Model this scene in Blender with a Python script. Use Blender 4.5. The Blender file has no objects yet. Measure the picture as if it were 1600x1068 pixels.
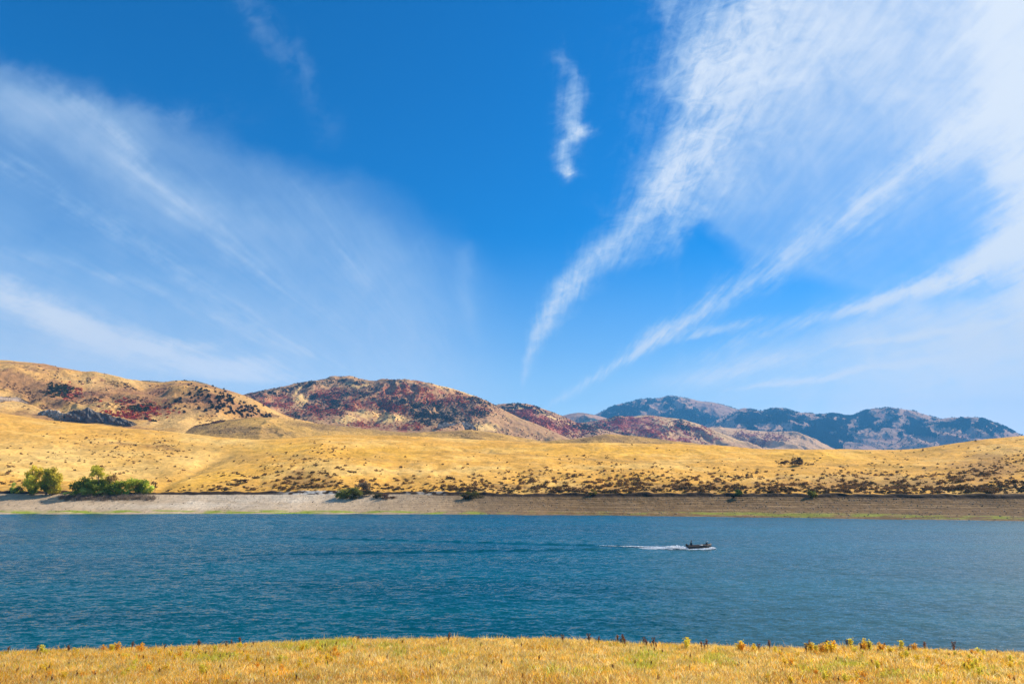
import bpy, bmesh, math, random
import numpy as np
from mathutils import Vector

random.seed(7)
rng = np.random.default_rng(11)
SC = bpy.context.scene
COL = SC.collection

# ------------------------------------------------------------------ camera
CH = 14.6                                     # eye height over the lake, metres
FP = 1067.0                                   # focal length in photo pixels (photo 1600 x 1068)
PITCH = math.radians(10.93)
CT, ST = math.cos(PITCH), math.sin(PITCH)
cam_d = bpy.data.cameras.new('camera')
cam_d.sensor_width = 36.0
cam_d.lens = 36.0 * FP / 1600.0
cam_d.clip_start = 0.1
cam_d.clip_end = 60000
cam = bpy.data.objects.new('camera', cam_d)
cam.location = (0, 0, CH)
cam.rotation_euler = (math.pi / 2 + PITCH, 0, 0)
COL.objects.link(cam)
SC.camera = cam

SC.view_settings.view_transform = 'Standard'
SC.view_settings.look = 'None'
SC.view_settings.exposure = 0.38
SC.view_settings.gamma = 1.0
SC.view_settings.use_curve_mapping = False
SC.cycles.volume_bounces = 0
SC.cycles.max_bounces = 6
SC.cycles.transparent_max_bounces = 8

# ------------------------------------------------------------------ sun
SUN_AZ = math.radians(67)                     # from straight ahead (+Y) towards the right (+X)
SUN_EL = math.radians(39)
sd = Vector((math.sin(SUN_AZ) * math.cos(SUN_EL), math.cos(SUN_AZ) * math.cos(SUN_EL), math.sin(SUN_EL)))
sun_d = bpy.data.lights.new('sun', 'SUN')
sun_d.energy = 5.0
sun_d.angle = math.radians(0.53)
sun_d.color = (1.0, 0.91, 0.76)
sun = bpy.data.objects.new('sun', sun_d)
sun.rotation_euler = (-sd).to_track_quat('-Z', 'Y').to_euler()
sun.location = (200, 100, 300)
COL.objects.link(sun)

# ------------------------------------------------------------------ node helper
class NT:
    def __init__(s, tree):
        s.t = tree; s.n = tree.nodes; s.l = tree.links
    def node(s, typ, **kw):
        n = s.n.new(typ)
        for k, v in kw.items(): setattr(n, k, v)
        return n
    def put(s, sock, v):
        if isinstance(v, bpy.types.NodeSocket): s.l.new(v, sock)
        else: sock.default_value = v
    def m(s, op, a, b=0.0, c=None, clamp=False):
        n = s.n.new('ShaderNodeMath'); n.operation = op; n.use_clamp = clamp
        s.put(n.inputs[0], a); s.put(n.inputs[1], b)
        if c is not None: s.put(n.inputs[2], c)
        return n.outputs[0]
    def xyz(s, x, y, z=0.0):
        n = s.n.new('ShaderNodeCombineXYZ')
        s.put(n.inputs[0], x); s.put(n.inputs[1], y); s.put(n.inputs[2], z)
        return n.outputs[0]
    def noise(s, vec, scale, detail=4, rough=0.5, dist=0.0):
        n = s.n.new('ShaderNodeTexNoise')
        s.put(n.inputs['Vector'], vec); n.inputs['Scale'].default_value = scale
        n.inputs['Detail'].default_value = detail; n.inputs['Roughness'].default_value = rough
        n.inputs['Distortion'].default_value = dist
        return n.outputs[0]
    def step(s, v, a, b, lo=0.0, hi=1.0):
        n = s.n.new('ShaderNodeMapRange'); n.interpolation_type = 'SMOOTHSTEP'
        s.put(n.inputs[0], v); s.put(n.inputs[1], a); s.put(n.inputs[2], b)
        s.put(n.inputs[3], lo); s.put(n.inputs[4], hi)
        return n.outputs[0]
    def mix(s, f, a, b, mode='MIX'):
        n = s.n.new('ShaderNodeMix'); n.data_type = 'RGBA'; n.blend_type = mode
        n.clamp_factor = True
        s.put(n.inputs[0], f); s.put(n.inputs[6], a); s.put(n.inputs[7], b)
        return n.outputs[2]

def raydir(x, y):
    a = (x - 800) / FP; b = (534 - y) / FP
    return a, CT - b * ST, ST + b * CT        # world x, y, z
def sky_uv(x, y):
    dx, dy, dz = raydir(x, y)
    return dx / dy, dz / dy

# ------------------------------------------------------------------ world: sky and high cirrus
world = bpy.data.worlds.new('World')
SC.world = world
world.use_nodes = True
wt = NT(world.node_tree)
wt.n.clear()
w_out = wt.node('ShaderNodeOutputWorld')
bg = wt.node('ShaderNodeBackground')
bg.inputs['Strength'].default_value = 0.10
sky = wt.node('ShaderNodeTexSky', sky_type='NISHITA')
sky.sun_disc = False
sky.sun_elevation = SUN_EL
sky.sun_rotation = SUN_AZ
sky.altitude = 1500; sky.air_density = 1.0; sky.dust_density = 0.3; sky.ozone_density = 3.0
tc = wt.node('ShaderNodeTexCoord')
sep = wt.node('ShaderNodeSeparateXYZ')
wt.l.new(tc.outputs['Generated'], sep.inputs[0])
dx, dy, dz = sep.outputs
fwd = wt.step(dy, 0.05, 0.2)
dyc = wt.m('MAXIMUM', dy, 0.08)
U0 = wt.m('DIVIDE', dx, dyc)
V0 = wt.m('MAXIMUM', wt.m('DIVIDE', dz, dyc), 0.0)
# fibre coordinates of the cirrus deck: the streaks all run towards one point of the horizon
UF = wt.m('SUBTRACT', U0, 0.03)
ANG = wt.m('ARCTAN2', UF, wt.m('ADD', V0, 0.02))
RAD = wt.m('SQRT', wt.m('ADD', wt.m('MULTIPLY', UF, UF), wt.m('MULTIPLY', V0, V0)))
LR = wt.m('LOGARITHM', wt.m('ADD', RAD, 0.06), math.e)
uv = wt.xyz(U0, V0)
polar = wt.xyz(wt.m('MULTIPLY', ANG, 1.0), wt.m('MULTIPLY', LR, 0.35))
wnA = wt.noise(wt.xyz(wt.m('ADD', U0, 7.3), V0, 1.7), 7, 5, 0.6)
wnB = wt.noise(wt.xyz(U0, wt.m('ADD', V0, 3.1), 5.2), 7, 5, 0.6)
wamt = wt.m('ADD', wt.m('MULTIPLY', V0, 0.16), 0.012)
U = wt.m('ADD', U0, wt.m('MULTIPLY', wt.m('SUBTRACT', wnA, 0.5), wamt))
V = wt.m('ADD', V0, wt.m('MULTIPLY', wt.m('SUBTRACT', wnB, 0.5), wamt))
fib = wt.noise(polar, 26, 6, 0.62, 0.5)       # fine fibres along the streaks
fib2 = wt.noise(wt.xyz(ANG, wt.m('MULTIPLY', LR, 0.8), 4.0), 9, 6, 0.6, 0.8)
puf = wt.noise(uv, 16, 8, 0.62, 0.4)
lowf = wt.noise(wt.xyz(wt.m('MULTIPLY', U0, 1.0), V0, 9.0), 3.2, 3, 0.5)

US = 0.3; UO = 0.5                            # colour-ramp encoding of u
def ramp(stops):
    """stops: (v, u, width, amp) -> three curves of v"""
    stops = sorted(stops)
    r = wt.node('ShaderNodeValToRGB')
    r.color_ramp.interpolation = 'LINEAR'
    el = r.color_ramp.elements
    while len(el) < len(stops): el.new(0.5)
    for e, (v, u, w, a) in zip(el, stops):
        e.position = min(max(v, 0), 1)
    for e, (v, u, w, a) in zip(el, stops):
        e.color = (u * US + UO, w, a, 1)
    wt.l.new(V, r.inputs[0])
    s = wt.node('ShaderNodeSeparateColor')
    wt.l.new(r.outputs[0], s.inputs[0])
    c = wt.m('DIVIDE', wt.m('SUBTRACT', s.outputs[0], UO), US)
    return c, s.outputs[1], s.outputs[2]
def px_stops(pts):
    out = []
    for (y, x, w, a) in pts:
        u, v = sky_uv(x, y)
        u2, _ = sky_uv(x + w, y)
        out.append((v, u, max(u2 - u, 0.004), a))
    return out
def band(pts, sharp_left=1.0):
    """soft streak: centre, half width and strength along v"""
    c, w, a = ramp(px_stops(pts))
    d = wt.m('SUBTRACT', U, c)
    left = wt.m('LESS_THAN', d, 0.0)
    ww = wt.m('MULTIPLY', w, wt.m('ADD', wt.m('MULTIPLY', left, sharp_left - 1.0), 1.0))
    q = wt.m('DIVIDE', d, ww)
    g = wt.m('EXPONENT', wt.m('MULTIPLY', wt.m('MULTIPLY', q, q), -0.9))
    return wt.m('MULTIPLY', g, a)
def veil(pts, side=1):
    """sheet filling everything on one side of an edge; w is the softness"""
    c, w, a = ramp(px_stops(pts))
    d = wt.m('MULTIPLY', wt.m('SUBTRACT', U, c), float(side))
    return wt.m('MULTIPLY', wt.step(wt.m('DIVIDE', d, w), 0.0, 1.0), a)

CLOUD_A = [
    band([(610,818,8,.15),(590,819,11,.45),(555,824,18,.65),(520,838,27,.75),(480,862,36,.8),(440,892,46,.8),(400,935,64,.75),(360,985,88,.75),
          (320,1022,105,.85),(280,1045,115,.9),(230,1075,130,.9),(170,1095,150,.85),(100,1130,190,.9),(40,1160,220,.85),(-40,1200,260,.8)], 0.55),
    band([(430,1000,30,.0),(395,1030,26,.35),(360,1060,30,.35),(330,1090,30,.15),(310,1110,30,0)]),
    band([(285,885,12,0),(268,882,20,.9),(250,878,20,.75),(228,884,22,.7),(205,905,26,.85),(180,890,18,.65),(150,888,26,.65),(115,890,22,.5),(85,880,18,.4),(55,885,9,.2),(20,880,6,.0)]),
    band([(150,1005,8,.0),(125,1003,14,.22),(105,1010,8,.0)]),
    band([(50,1040,10,.2),(20,1040,25,.35),(-30,1030,40,.3)]),
]
CLOUD_B = [
    band([(560,250,30,.0),(545,300,50,.45),(530,345,40,.25),(515,370,30,.0)]),
    band([(600,380,40,.0),(585,350,50,.5),(560,400,60,.45),(535,440,40,.0)]),
    band([(605,430,90,.0),(590,380,120,.7),(575,320,130,.85),(555,250,120,.85),(530,170,95,.85),(500,95,75,.95),(475,45,70,.85),(450,0,70,.7),(420,-60,80,.5),(385,-110,80,0)]),
    band([(560,600,25,.0),(500,520,30,.22),(420,400,35,.32),(330,290,35,.36),(220,170,34,.34),(130,70,30,.25),(90,20,30,.0)]),
    band([(570,520,25,.0),(520,430,30,.28),(430,290,38,.34),(340,150,40,.34),(250,0,40,.3),(200,-80,40,.0)]),
    band([(590,560,25,.0),(560,500,30,.28),(520,400,40,.32),(470,280,45,.32),(420,130,50,.3),(380,0,50,.25),(350,-90,50,.0)]),
    band([(520,640,16,.0),(480,600,18,.22),(430,560,20,.26),(370,520,22,.22),(300,470,24,.18),(250,430,24,0)]),
    band([(616,1120,30,.0),(606,1180,40,.75),(592,1260,50,.8),(578,1350,60,.6),(570,1400,60,.0)]),
    band([(590,1300,30,.0),(578,1370,40,.75),(560,1470,55,.9),(545,1580,60,.8),(535,1680,60,.3)]),
    band([(550,1300,25,.0),(540,1350,40,.7),(524,1430,50,.85),(508,1530,60,.8),(492,1640,60,.4)]),
    band([(640,1400,40,.0),(632,1450,60,.6),(618,1540,70,.75),(604,1650,80,.75)]),
    band([(560,960,10,.0),(545,985,16,.25),(515,1030,20,.3),(480,1075,22,.2),(450,1110,20,.0)]),
    band([(640,850,10,.0),(622,874,16,.55),(605,900,20,.45),(590,930,24,.55),(565,975,26,.65),(540,1015,30,.75),(510,1062,36,.7),(480,1110,42,.65),(440,1180,55,.6),
          (400,1235,62,.55),(360,1285,65,.6),(300,1365,65,.65),(240,1450,60,.7),(180,1535,55,.8),(140,1595,50,.75),(60,1700,60,.4)], 0.8),
    band([(585,1050,24,.0),(565,1095,34,.35),(540,1160,44,.45),(515,1230,55,.5),(492,1310,60,.7),(470,1380,60,.8),(445,1445,58,.9),(418,1510,55,.95),(390,1560,52,1.),(360,1620,60,1.),(320,1700,60,.8),(270,1790,60,.0)]),
    band([(610,1060,30,.1),(595,1110,50,.5),(575,1175,60,.6),(555,1235,60,.55),(540,1280,60,.1),(530,1310,50,0)]),
    band([(545,1040,20,.0),(530,1085,30,.55),(515,1130,40,.6),(500,1180,40,.4),(485,1220,40,0)]),
]
VEIL = [
    band([(640,1150,200,.5),(600,1260,200,.55),(560,1380,190,.6),(520,1500,180,.65),(480,1640,160,.6),(430,1800,150,.5)]),
    band([(625,1000,60,.0),(600,1080,70,.35),(560,1190,80,.4),(520,1330,90,.35),(480,1470,80,.3),(440,1600,80,.0)]),
    veil([(640,1100,300,.85),(600,1120,380,.85),(560,1150,330,.8),(500,1200,260,.7),(455,1240,180,.45),(410,1130,120,.42),(370,1080,60,.42),(330,1060,50,.5),(250,1080,90,.6),(150,1090,140,.75),(60,1090,200,.8),(-30,1100,200,.8)], 1),
    veil([(640,1250,250,.7),(600,1280,250,.7),(520,1320,260,.6),(440,1350,300,.25),(300,1350,300,.15),(150,1350,260,.3),(0,1300,200,.35)], 1),
]
LEFT = [
    veil([(660,930,300,.4),(600,890,260,.5),(560,870,230,.48),(500,840,210,.48),(440,820,220,.48),(380,780,230,.46),(330,720,230,.42),(290,660,220,.38),(250,550,230,.33),(200,385,220,.38),(150,200,170,.48),(110,105,130,.36),(85,30,110,.15),(50,-60,100,.0),(20,-150,100,0)], -1),
    band([(430,480,120,.0),(380,400,110,.12),(330,290,80,.35),(280,215,70,.42),(220,130,90,.35),(170,50,100,.3),(130,-30,120,.05),(60,-150,120,0)]),
    veil([(640,500,420,.5),(560,420,420,.4),(470,260,300,.35),(380,150,300,.25),(300,60,300,.15),(250,0,300,0)], -1),

    band([(545,755,10,.0),(520,742,12,.15),(470,726,14,.2),(400,725,16,.18),(365,735,18,.0)]),
]
THIN = [
    band([(240,530,14,.0),(200,515,18,.06),(140,482,18,.09),(100,460,20,.12),(60,430,20,.12),(20,395,16,.16),(-30,360,16,.12)]),
    band([(215,260,60,.0),(190,270,80,.16),(170,280,80,.06),(150,280,70,0)]),
]
def union(ds):
    r = None
    for d in ds:
        i = wt.m('SUBTRACT', 1.0, d, clamp=True)
        r = i if r is None else wt.m('MULTIPLY', r, i)
    return wt.m('SUBTRACT', 1.0, r, clamp=True)
fine = wt.noise(wt.xyz(ANG, wt.m('MULTIPLY', LR, 0.10), 2.0), 60, 5, 0.55, 0.25)        # hair-thin fibres
curd = wt.noise(wt.xyz(wt.m('MULTIPLY', U0, 1.6), wt.m('SUBTRACT', wt.m('MULTIPLY', V0, 2.6), wt.m('MULTIPLY', U0, 0.9)), 6.0), 15, 9, 0.68, 0.9)   # curdled ripples
def tex(mask, parts, k, lo, hi, bot, top):
    v = wt.m('MULTIPLY', mask, k)
    for w_, n_ in parts: v = wt.m('ADD', v, wt.m('MULTIPLY', wt.m('SUBTRACT', n_, 0.5), w_))
    return wt.m('MULTIPLY', mask, wt.step(v, lo, hi, bot, top))
uA, uB, uV, uL = union(CLOUD_A), union(CLOUD_B), union(VEIL), union(LEFT)
dA = tex(uA, [(1.15, curd), (0.9, fib2), (0.55, fine)], 1.0, -0.05, 1.25, 0.0, 1.08)
dB = tex(uB, [(1.1, fine), (1.1, fib), (0.9, curd)], 1.0, -0.05, 1.0, 0.05, 1.1)
dV = tex(uV, [(1.0, fib2), (0.45, fine), (0.9, lowf), (0.25, curd)], 0.6, -0.2, 1.0, 0.58, 1.15)
dL = tex(uL, [(0.6, fib2), (0.3, fine), (0.8, lowf)], 0.6, -0.25, 0.95, 0.5, 1.15)
dT = wt.m('MULTIPLY', union(THIN), wt.step(puf, 0.35, 0.7))
low = wt.step(V0, -0.02, 0.37, 0.76, 0.0)           # thin veil low in the sky
front = union([dA, dB, dV, dL, dT, low])
# the rest of the sky dome, behind and beside the camera
back = wt.step(wt.noise(wt.xyz(wt.m('MULTIPLY', dx, 2.2), wt.m('MULTIPLY', dy, 0.8), dz), 2.2, 6, 0.6, 0.6), 0.42, 0.75, 0.1, 0.75)
dens = wt.m('ADD', wt.m('MULTIPLY', front, fwd), wt.m('MULTIPLY', back, wt.m('SUBTRACT', 1.0, fwd)), clamp=True)
sd0 = wt.node('ShaderNodeVectorMath', operation='DOT_PRODUCT'); wt.l.new(tc.outputs['Generated'], sd0.inputs[0]); sd0.inputs[1].default_value = tuple(sd)
dens = wt.m('MAXIMUM', dens, wt.step(sd0.outputs['Value'], 0.95, 1.0, 0.0, 0.8))
hs = wt.node('ShaderNodeHueSaturation')
hs.inputs['Saturation'].default_value = 1.6
hs.inputs['Value'].default_value = 1.0
wt.l.new(sky.outputs[0], hs.inputs['Color'])
blue = wt.mix(1.0, hs.outputs[0], (0.48, 1.22, 1.28, 1), 'MULTIPLY')
cloud = wt.mix(wt.step(dens, 0.3, 1.0), (4.5, 6.1, 7.7, 1), (6.3, 6.95, 7.8, 1))
sdot = wt.node('ShaderNodeVectorMath', operation='DOT_PRODUCT'); wt.l.new(tc.outputs['Generated'], sdot.inputs[0]); sdot.inputs[1].default_value = tuple(sd)
near_sun = wt.step(sdot.outputs['Value'], 0.92, 1.0)                 # thin cloud is brightest round the sun
lift = wt.m('ADD', wt.m('ADD', 1.0, wt.step(V0, 0.0, 0.22, 0.45, 0.0)), wt.m('MULTIPLY', near_sun, 1.0))
cs = wt.node('ShaderNodeVectorMath', operation='SCALE'); wt.l.new(cloud, cs.inputs[0]); wt.l.new(lift, cs.inputs['Scale'])
cloud = cs.outputs[0]
skyc = wt.mix(dens, blue, cloud)
wt.l.new(skyc, bg.inputs['Color'])
wt.l.new(bg.outputs[0], w_out.inputs['Surface'])

# ------------------------------------------------------------------ numpy noise
def _hash(ix, iy, seed):
    h = (ix.astype(np.int64) * 374761393 + iy.astype(np.int64) * 668265263 + seed * 1442695041) & 0xFFFFFFFF
    h = ((h ^ (h >> 13)) * 1274126177) & 0xFFFFFFFF
    h = h ^ (h >> 16)
    return (h & 0xFFFFFF) / float(0xFFFFFF)
def gnoise(x, y, seed=0):
    x = np.asarray(x, float); y = np.asarray(y, float)
    ix = np.floor(x); iy = np.floor(y); fx = x - ix; fy = y - iy
    ux = fx * fx * fx * (fx * (fx * 6 - 15) + 10); uy = fy * fy * fy * (fy * (fy * 6 - 15) + 10)
    def g(a, b):
        t = _hash(ix + a, iy + b, seed) * 2 * math.pi
        return np.cos(t) * (fx - a) + np.sin(t) * (fy - b)
    n = (g(0, 0) * (1 - ux) + g(1, 0) * ux) * (1 - uy) + (g(0, 1) * (1 - ux) + g(1, 1) * ux) * uy
    return n * 1.5
def fbm(x, y, octv=5, seed=0, gain=0.5):
    s = 0; a = 1.0; f = 1.0
    for i in range(octv):
        s = s + a * gnoise(x * f, y * f, seed + i * 17); a *= gain; f *= 2.03
    return s
def ridged(x, y, octv=5, seed=0, gain=0.5):
    s = 0; a = 1.0; f = 1.0
    for i in range(octv):
        s = s + a * (1 - 2 * np.abs(gnoise(x * f, y * f, seed + i * 31))); a *= gain; f *= 2.03
    return s / 2
def sst(v, a, b):
    t = np.clip((v - a) / (b - a), 0, 1); return t * t * (3 - 2 * t)

# ------------------------------------------------------------------ mesh helpers
def new_mesh(name, verts, faces, col=None, smooth=False):
    """faces: (n,k) int array; col: (nverts,3)"""
    me = bpy.data.meshes.new(name)
    verts = np.ascontiguousarray(verts, dtype=np.float32); faces = np.asarray(faces, dtype=np.int32)
    n, k = faces.shape
    me.vertices.add(len(verts)); me.vertices.foreach_set('co', verts.ravel())
    me.loops.add(n * k); me.loops.foreach_set('vertex_index', faces.ravel())
    me.polygons.add(n)
    me.polygons.foreach_set('loop_start', np.arange(0, n * k, k, dtype=np.int32))
    me.polygons.foreach_set('loop_total', np.full(n, k, dtype=np.int32))
    if smooth: me.polygons.foreach_set('use_smooth', np.ones(n, dtype=bool))
    me.update(calc_edges=True)
    if col is not None:
        at = me.color_attributes.new('Col', 'FLOAT_COLOR', 'POINT')
        c = np.ones((len(verts), 4), np.float32); c[:, :3] = col
        at.data.foreach_set('color', c.ravel())
    return me
def obj(name, me, mat=None, parent=None, loc=(0, 0, 0), label=None, cat=None, group=None, kind=None):
    o = bpy.data.objects.new(name, me)
    COL.objects.link(o); o.location = loc
    if mat is not None and me is not None and not me.materials: me.materials.append(mat)
    if parent is not None: o.parent = parent
    if label: o['label'] = label
    if cat: o['category'] = cat
    if group: o['group'] = group
    if kind: o['kind'] = kind
    return o
def pin(stops, x):
    xs = [s[0] for s in stops]; ys = [s[1] for s in stops]
    # smooth interpolation: linear sampled then box-blurred by a few px
    k = np.linspace(-6, 6, 7)
    return np.mean([np.interp(x + d, xs, ys) for d in k], axis=0)

def proj(X, Y, Z):
    zr = Z - CH
    w = Y * CT + zr * ST
    return 800 + FP * X / w, 534 - FP * (zr * CT - Y * ST) / w

def pchip(Yc, Zc, seg_t):
    """Yc,Zc (k,n) controls; seg_t list of (seg, t array). returns Y,Z rows"""
    k, n = Yc.shape
    h = np.diff(Yc, axis=0); d = np.diff(Zc, axis=0) / h
    m = np.zeros((k, n))
    m[0] = d[0]; m[-1] = d[-1]
    for i in range(1, k - 1):
        a, b = d[i - 1], d[i]
        same = a * b > 0
        w1 = 2 * h[i] + h[i - 1]; w2 = h[i] + 2 * h[i - 1]
        with np.errstate(all='ignore'):
            v = (w1 + w2) / (w1 / a + w2 / b)
        m[i] = np.where(same, v, 0)
    Ys, Zs, Ts = [], [], []
    for s, ts in seg_t:
        for t in ts:
            hh = h[s]
            y = Yc[s] + t * hh
            z = ((2*t**3 - 3*t**2 + 1) * Zc[s] + (t**3 - 2*t**2 + t) * hh * m[s] + (-2*t**3 + 3*t**2) * Zc[s+1] + (t**3 - t**2) * hh * m[s+1])
            Ys.append(y); Zs.append(z); Ts.append(np.full(n, s + t))
    return np.array(Ys), np.array(Zs), np.array(Ts)

class Terrain:
    """A hill body swept across the view; real depths, each column a profile through control heights."""
    def __init__(s, curves, rows, x0, x1, nx):
        px = np.linspace(x0, x1, nx)
        k = len(curves)
        Yc = np.zeros((k, nx)); Zc = np.zeros((k, nx))
        for j, (mode, hv, dv) in enumerate(curves):
            Y = pin(dv, px) if isinstance(dv, list) else np.full(nx, float(dv))
            if mode == 'px':
                b = (534 - pin(hv, px)) / FP
                Zr = Y * (ST + b * CT) / (CT - b * ST)
                Zc[j] = Zr + CH
            elif mode == 'z':
                Zc[j] = pin(hv, px) if isinstance(hv, list) else float(hv)
            elif mode == 'dz':                 # relative to previous curve
                Zc[j] = Zc[j-1] + hv
            elif mode == 'shore':              # water edge: py known, z = 0 -> depth
                b = (534 - pin(hv, px)) / FP
                Y = -CH / ((ST + b * CT) / (CT - b * ST)); Zc[j] = 0
            if mode in ('dy', 'dyz'):
                pass
            Yc[j] = Y
            if mode == 'rel':                  # (dy, z) relative in depth to the previous curve
                Yc[j] = Yc[j-1] + pin(dv, px) if isinstance(dv, list) else Yc[j-1] + dv
                Zc[j] = Zc[j-1] + (pin(hv, px) if isinstance(hv, list) else hv)
            if mode == 'relpx':
                Yc[j] = Yc[j-1] + dv
                b = (534 - pin(hv, px)) / FP
                Zc[j] = Yc[j] * (ST + b * CT) / (CT - b * ST) + CH
        seg_t = []
        for i, r in enumerate(rows):
            ts = np.linspace(0, 1, r, endpoint=False)
            if i == len(rows) - 1: ts = np.append(ts, 1.0)
            seg_t.append((i, ts))
        s.Y, s.Z, s.T = pchip(Yc, Zc, seg_t)
        a = (px - 800) / FP
        s.X = a[None, :] * (s.Y * CT + (s.Z - CH) * ST)
        s.px, s.py = proj(s.X, s.Y, s.Z)
    def finish(s):
        s.px, s.py = proj(s.X, s.Y, s.Z)
    def faces(s):
        r, c = s.X.shape
        i = np.arange(r * c).reshape(r, c)
        return np.stack([i[:-1, :-1], i[:-1, 1:], i[1:, 1:], i[1:, :-1]], -1).reshape(-1, 4)
    def mesh(s, name, col):
        v = np.stack([s.X, s.Y, s.Z], -1).reshape(-1, 3)
        return new_mesh(name, v, s.faces(), col.reshape(-1, 3), smooth=True)
    def at(s, x, y):
        """terrain point nearest photo pixel (x, y), visible side first"""
        d = (s.px - x) ** 2 + (s.py - y) ** 2 + np.where(s.T > getattr(s, 'ct', 6), 1e6, 0)
        i = np.unravel_index(np.argmin(d), d.shape)
        return float(s.X[i]), float(s.Y[i]), float(s.Z[i])
    def scatter(s, weight, n, r):
        w = np.clip(weight, 0, None)
        # weight by the area each cell covers in the picture
        dpy = np.abs(np.gradient(s.py, axis=0)); dpx = np.abs(np.gradient(s.px, axis=1))
        w = (w * dpy * dpx).ravel(); w = w / w.sum()
        idx = r.choice(w.size, size=n, p=w)
        R, C = s.X.shape
        i, j = np.unravel_index(idx, (R, C))
        i = np.clip(i, 0, R - 2); j = np.clip(j, 0, C - 2)
        a = r.random(n); b = r.random(n)
        def bl(A): return (A[i, j] * (1-a) * (1-b) + A[i+1, j] * a * (1-b) + A[i, j+1] * (1-a) * b + A[i+1, j+1] * a * b)
        return np.stack([bl(s.X), bl(s.Y), bl(s.Z)], -1), bl(s.px), bl(s.py)

def gm(px, py, specs, warp=0.0, seed=0, ws=40.0):
    """sum of soft elliptical patches given as (x, y, rx, ry, slope)"""
    if warp:
        wx = fbm(px / ws, py / ws * 1.5, 4, seed) * warp; wy = fbm(px / ws + 9, py / ws * 1.5 + 4, 4, seed + 5) * warp * 0.6
        px = px + wx; py = py + wy
    o = np.zeros_like(px)
    for sp in specs:
        x, y, rx, ry = sp[:4]; k = sp[4] if len(sp) > 4 else 0.0
        a = sp[5] if len(sp) > 5 else 1.0
        o = np.maximum(o, a * np.exp(-(((px - x) / rx) ** 2 + ((py - y - k * (px - x)) / ry) ** 2)))
    return o
def lerp(c, d, m):
    return c * (1 - m[..., None]) + np.array(d)[None, None, :] * m[..., None]
def base_col(shape, c):
    return np.ones(shape + (3,)) * np.array(c)

# ------------------------------------------------------------------ materials
def mat_ground(name, scale, amt=0.35, bump=0.3, bdist=1.0, rough=0.95, stretch=(1, 1, 1), fine=6.0):
    m = bpy.data.materials.new(name); m.use_nodes = True
    t = NT(m.node_tree); bs = t.n['Principled BSDF']
    at = t.node('ShaderNodeAttribute', attribute_name='Col')
    g = t.node('ShaderNodeNewGeometry')
    mp = t.node('ShaderNodeMapping'); mp.inputs['Scale'].default_value = stretch
    t.l.new(g.outputs['Position'], mp.inputs[0])
    n1 = t.noise(mp.outputs[0], scale, 8, 0.65)
    n2 = t.noise(mp.outputs[0], scale * fine, 5, 0.7)
    f = t.m('ADD', t.m('MULTIPLY', t.m('SUBTRACT', n1, 0.5), 2.2 * amt), t.m('MULTIPLY', t.m('SUBTRACT', n2, 0.5), 2.0 * amt))
    f = t.m('ADD', f, 1.0)
    vm = t.node('ShaderNodeVectorMath', operation='SCALE')
    t.l.new(at.outputs['Color'], vm.inputs[0]); t.l.new(f, vm.inputs['Scale'])
    t.l.new(vm.outputs[0], bs.inputs['Base Color'])
    bs.inputs['Roughness'].default_value = rough
    bs.inputs['Specular IOR Level'].default_value = 0.1
    b = t.node('ShaderNodeBump'); b.inputs['Strength'].default_value = bump; b.inputs['Distance'].default_value = bdist
    t.l.new(t.m('ADD', n1, t.m('MULTIPLY', n2, 0.4)), b.inputs['Height']); t.l.new(b.outputs[0], bs.inputs['Normal'])
    return m
def mat_leaf(name, rand=0.35, trans=0.25, tint=None):
    m = bpy.data.materials.new(name); m.use_nodes = True
    t = NT(m.node_tree); bs = t.n['Principled BSDF']
    at = t.node('ShaderNodeAttribute', attribute_name='Col')
    oi = t.node('ShaderNodeObjectInfo')
    g = t.node('ShaderNodeNewGeometry')
    nz = t.noise(g.outputs['Position'], 1.3, 3, 0.6)
    f = t.m('MULTIPLY', t.m('ADD', t.m('MULTIPLY', oi.outputs['Random'], rand), 1.0 - rand / 2), t.m('ADD', t.m('MULTIPLY', nz, 0.6), 0.7))
    vm = t.node('ShaderNodeVectorMath', operation='SCALE')
    t.l.new(at.outputs['Color'], vm.inputs[0]); t.l.new(f, vm.inputs['Scale'])
    t.l.new(vm.outputs[0], bs.inputs['Base Color'])
    bs.inputs['Roughness'].default_value = 0.75
    bs.inputs['Specular IOR Level'].default_value = 0.15
    if trans > 0:
        tr = t.node('ShaderNodeBsdfTranslucent'); t.l.new(vm.outputs[0], tr.inputs['Color'])
        mx = t.node('ShaderNodeMixShader'); mx.inputs[0].default_value = trans
        t.l.new(bs.outputs[0], mx.inputs[1]); t.l.new(tr.outputs[0], mx.inputs[2])
        t.l.new(mx.outputs[0], t.n['Material Output'].inputs['Surface'])
    return m
def mat_plain(name, c, rough=0.6, metal=0.0, var=0.2, scale=8.0):
    m = bpy.data.materials.new(name); m.use_nodes = True
    t = NT(m.node_tree); bs = t.n['Principled BSDF']
    tcn = t.node('ShaderNodeTexCoord')
    n = t.noise(tcn.outputs['Object'], scale, 4, 0.6)
    a = tuple(v * (1 - var) for v in c) + (1,); b = tuple(min(v * (1 + var), 1) for v in c) + (1,)
    t.l.new(t.mix(t.step(n, 0.3, 0.7), a, b), bs.inputs['Base Color'])
    bs.inputs['Roughness'].default_value = rough; bs.inputs['Metallic'].default_value = metal
    return m

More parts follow.
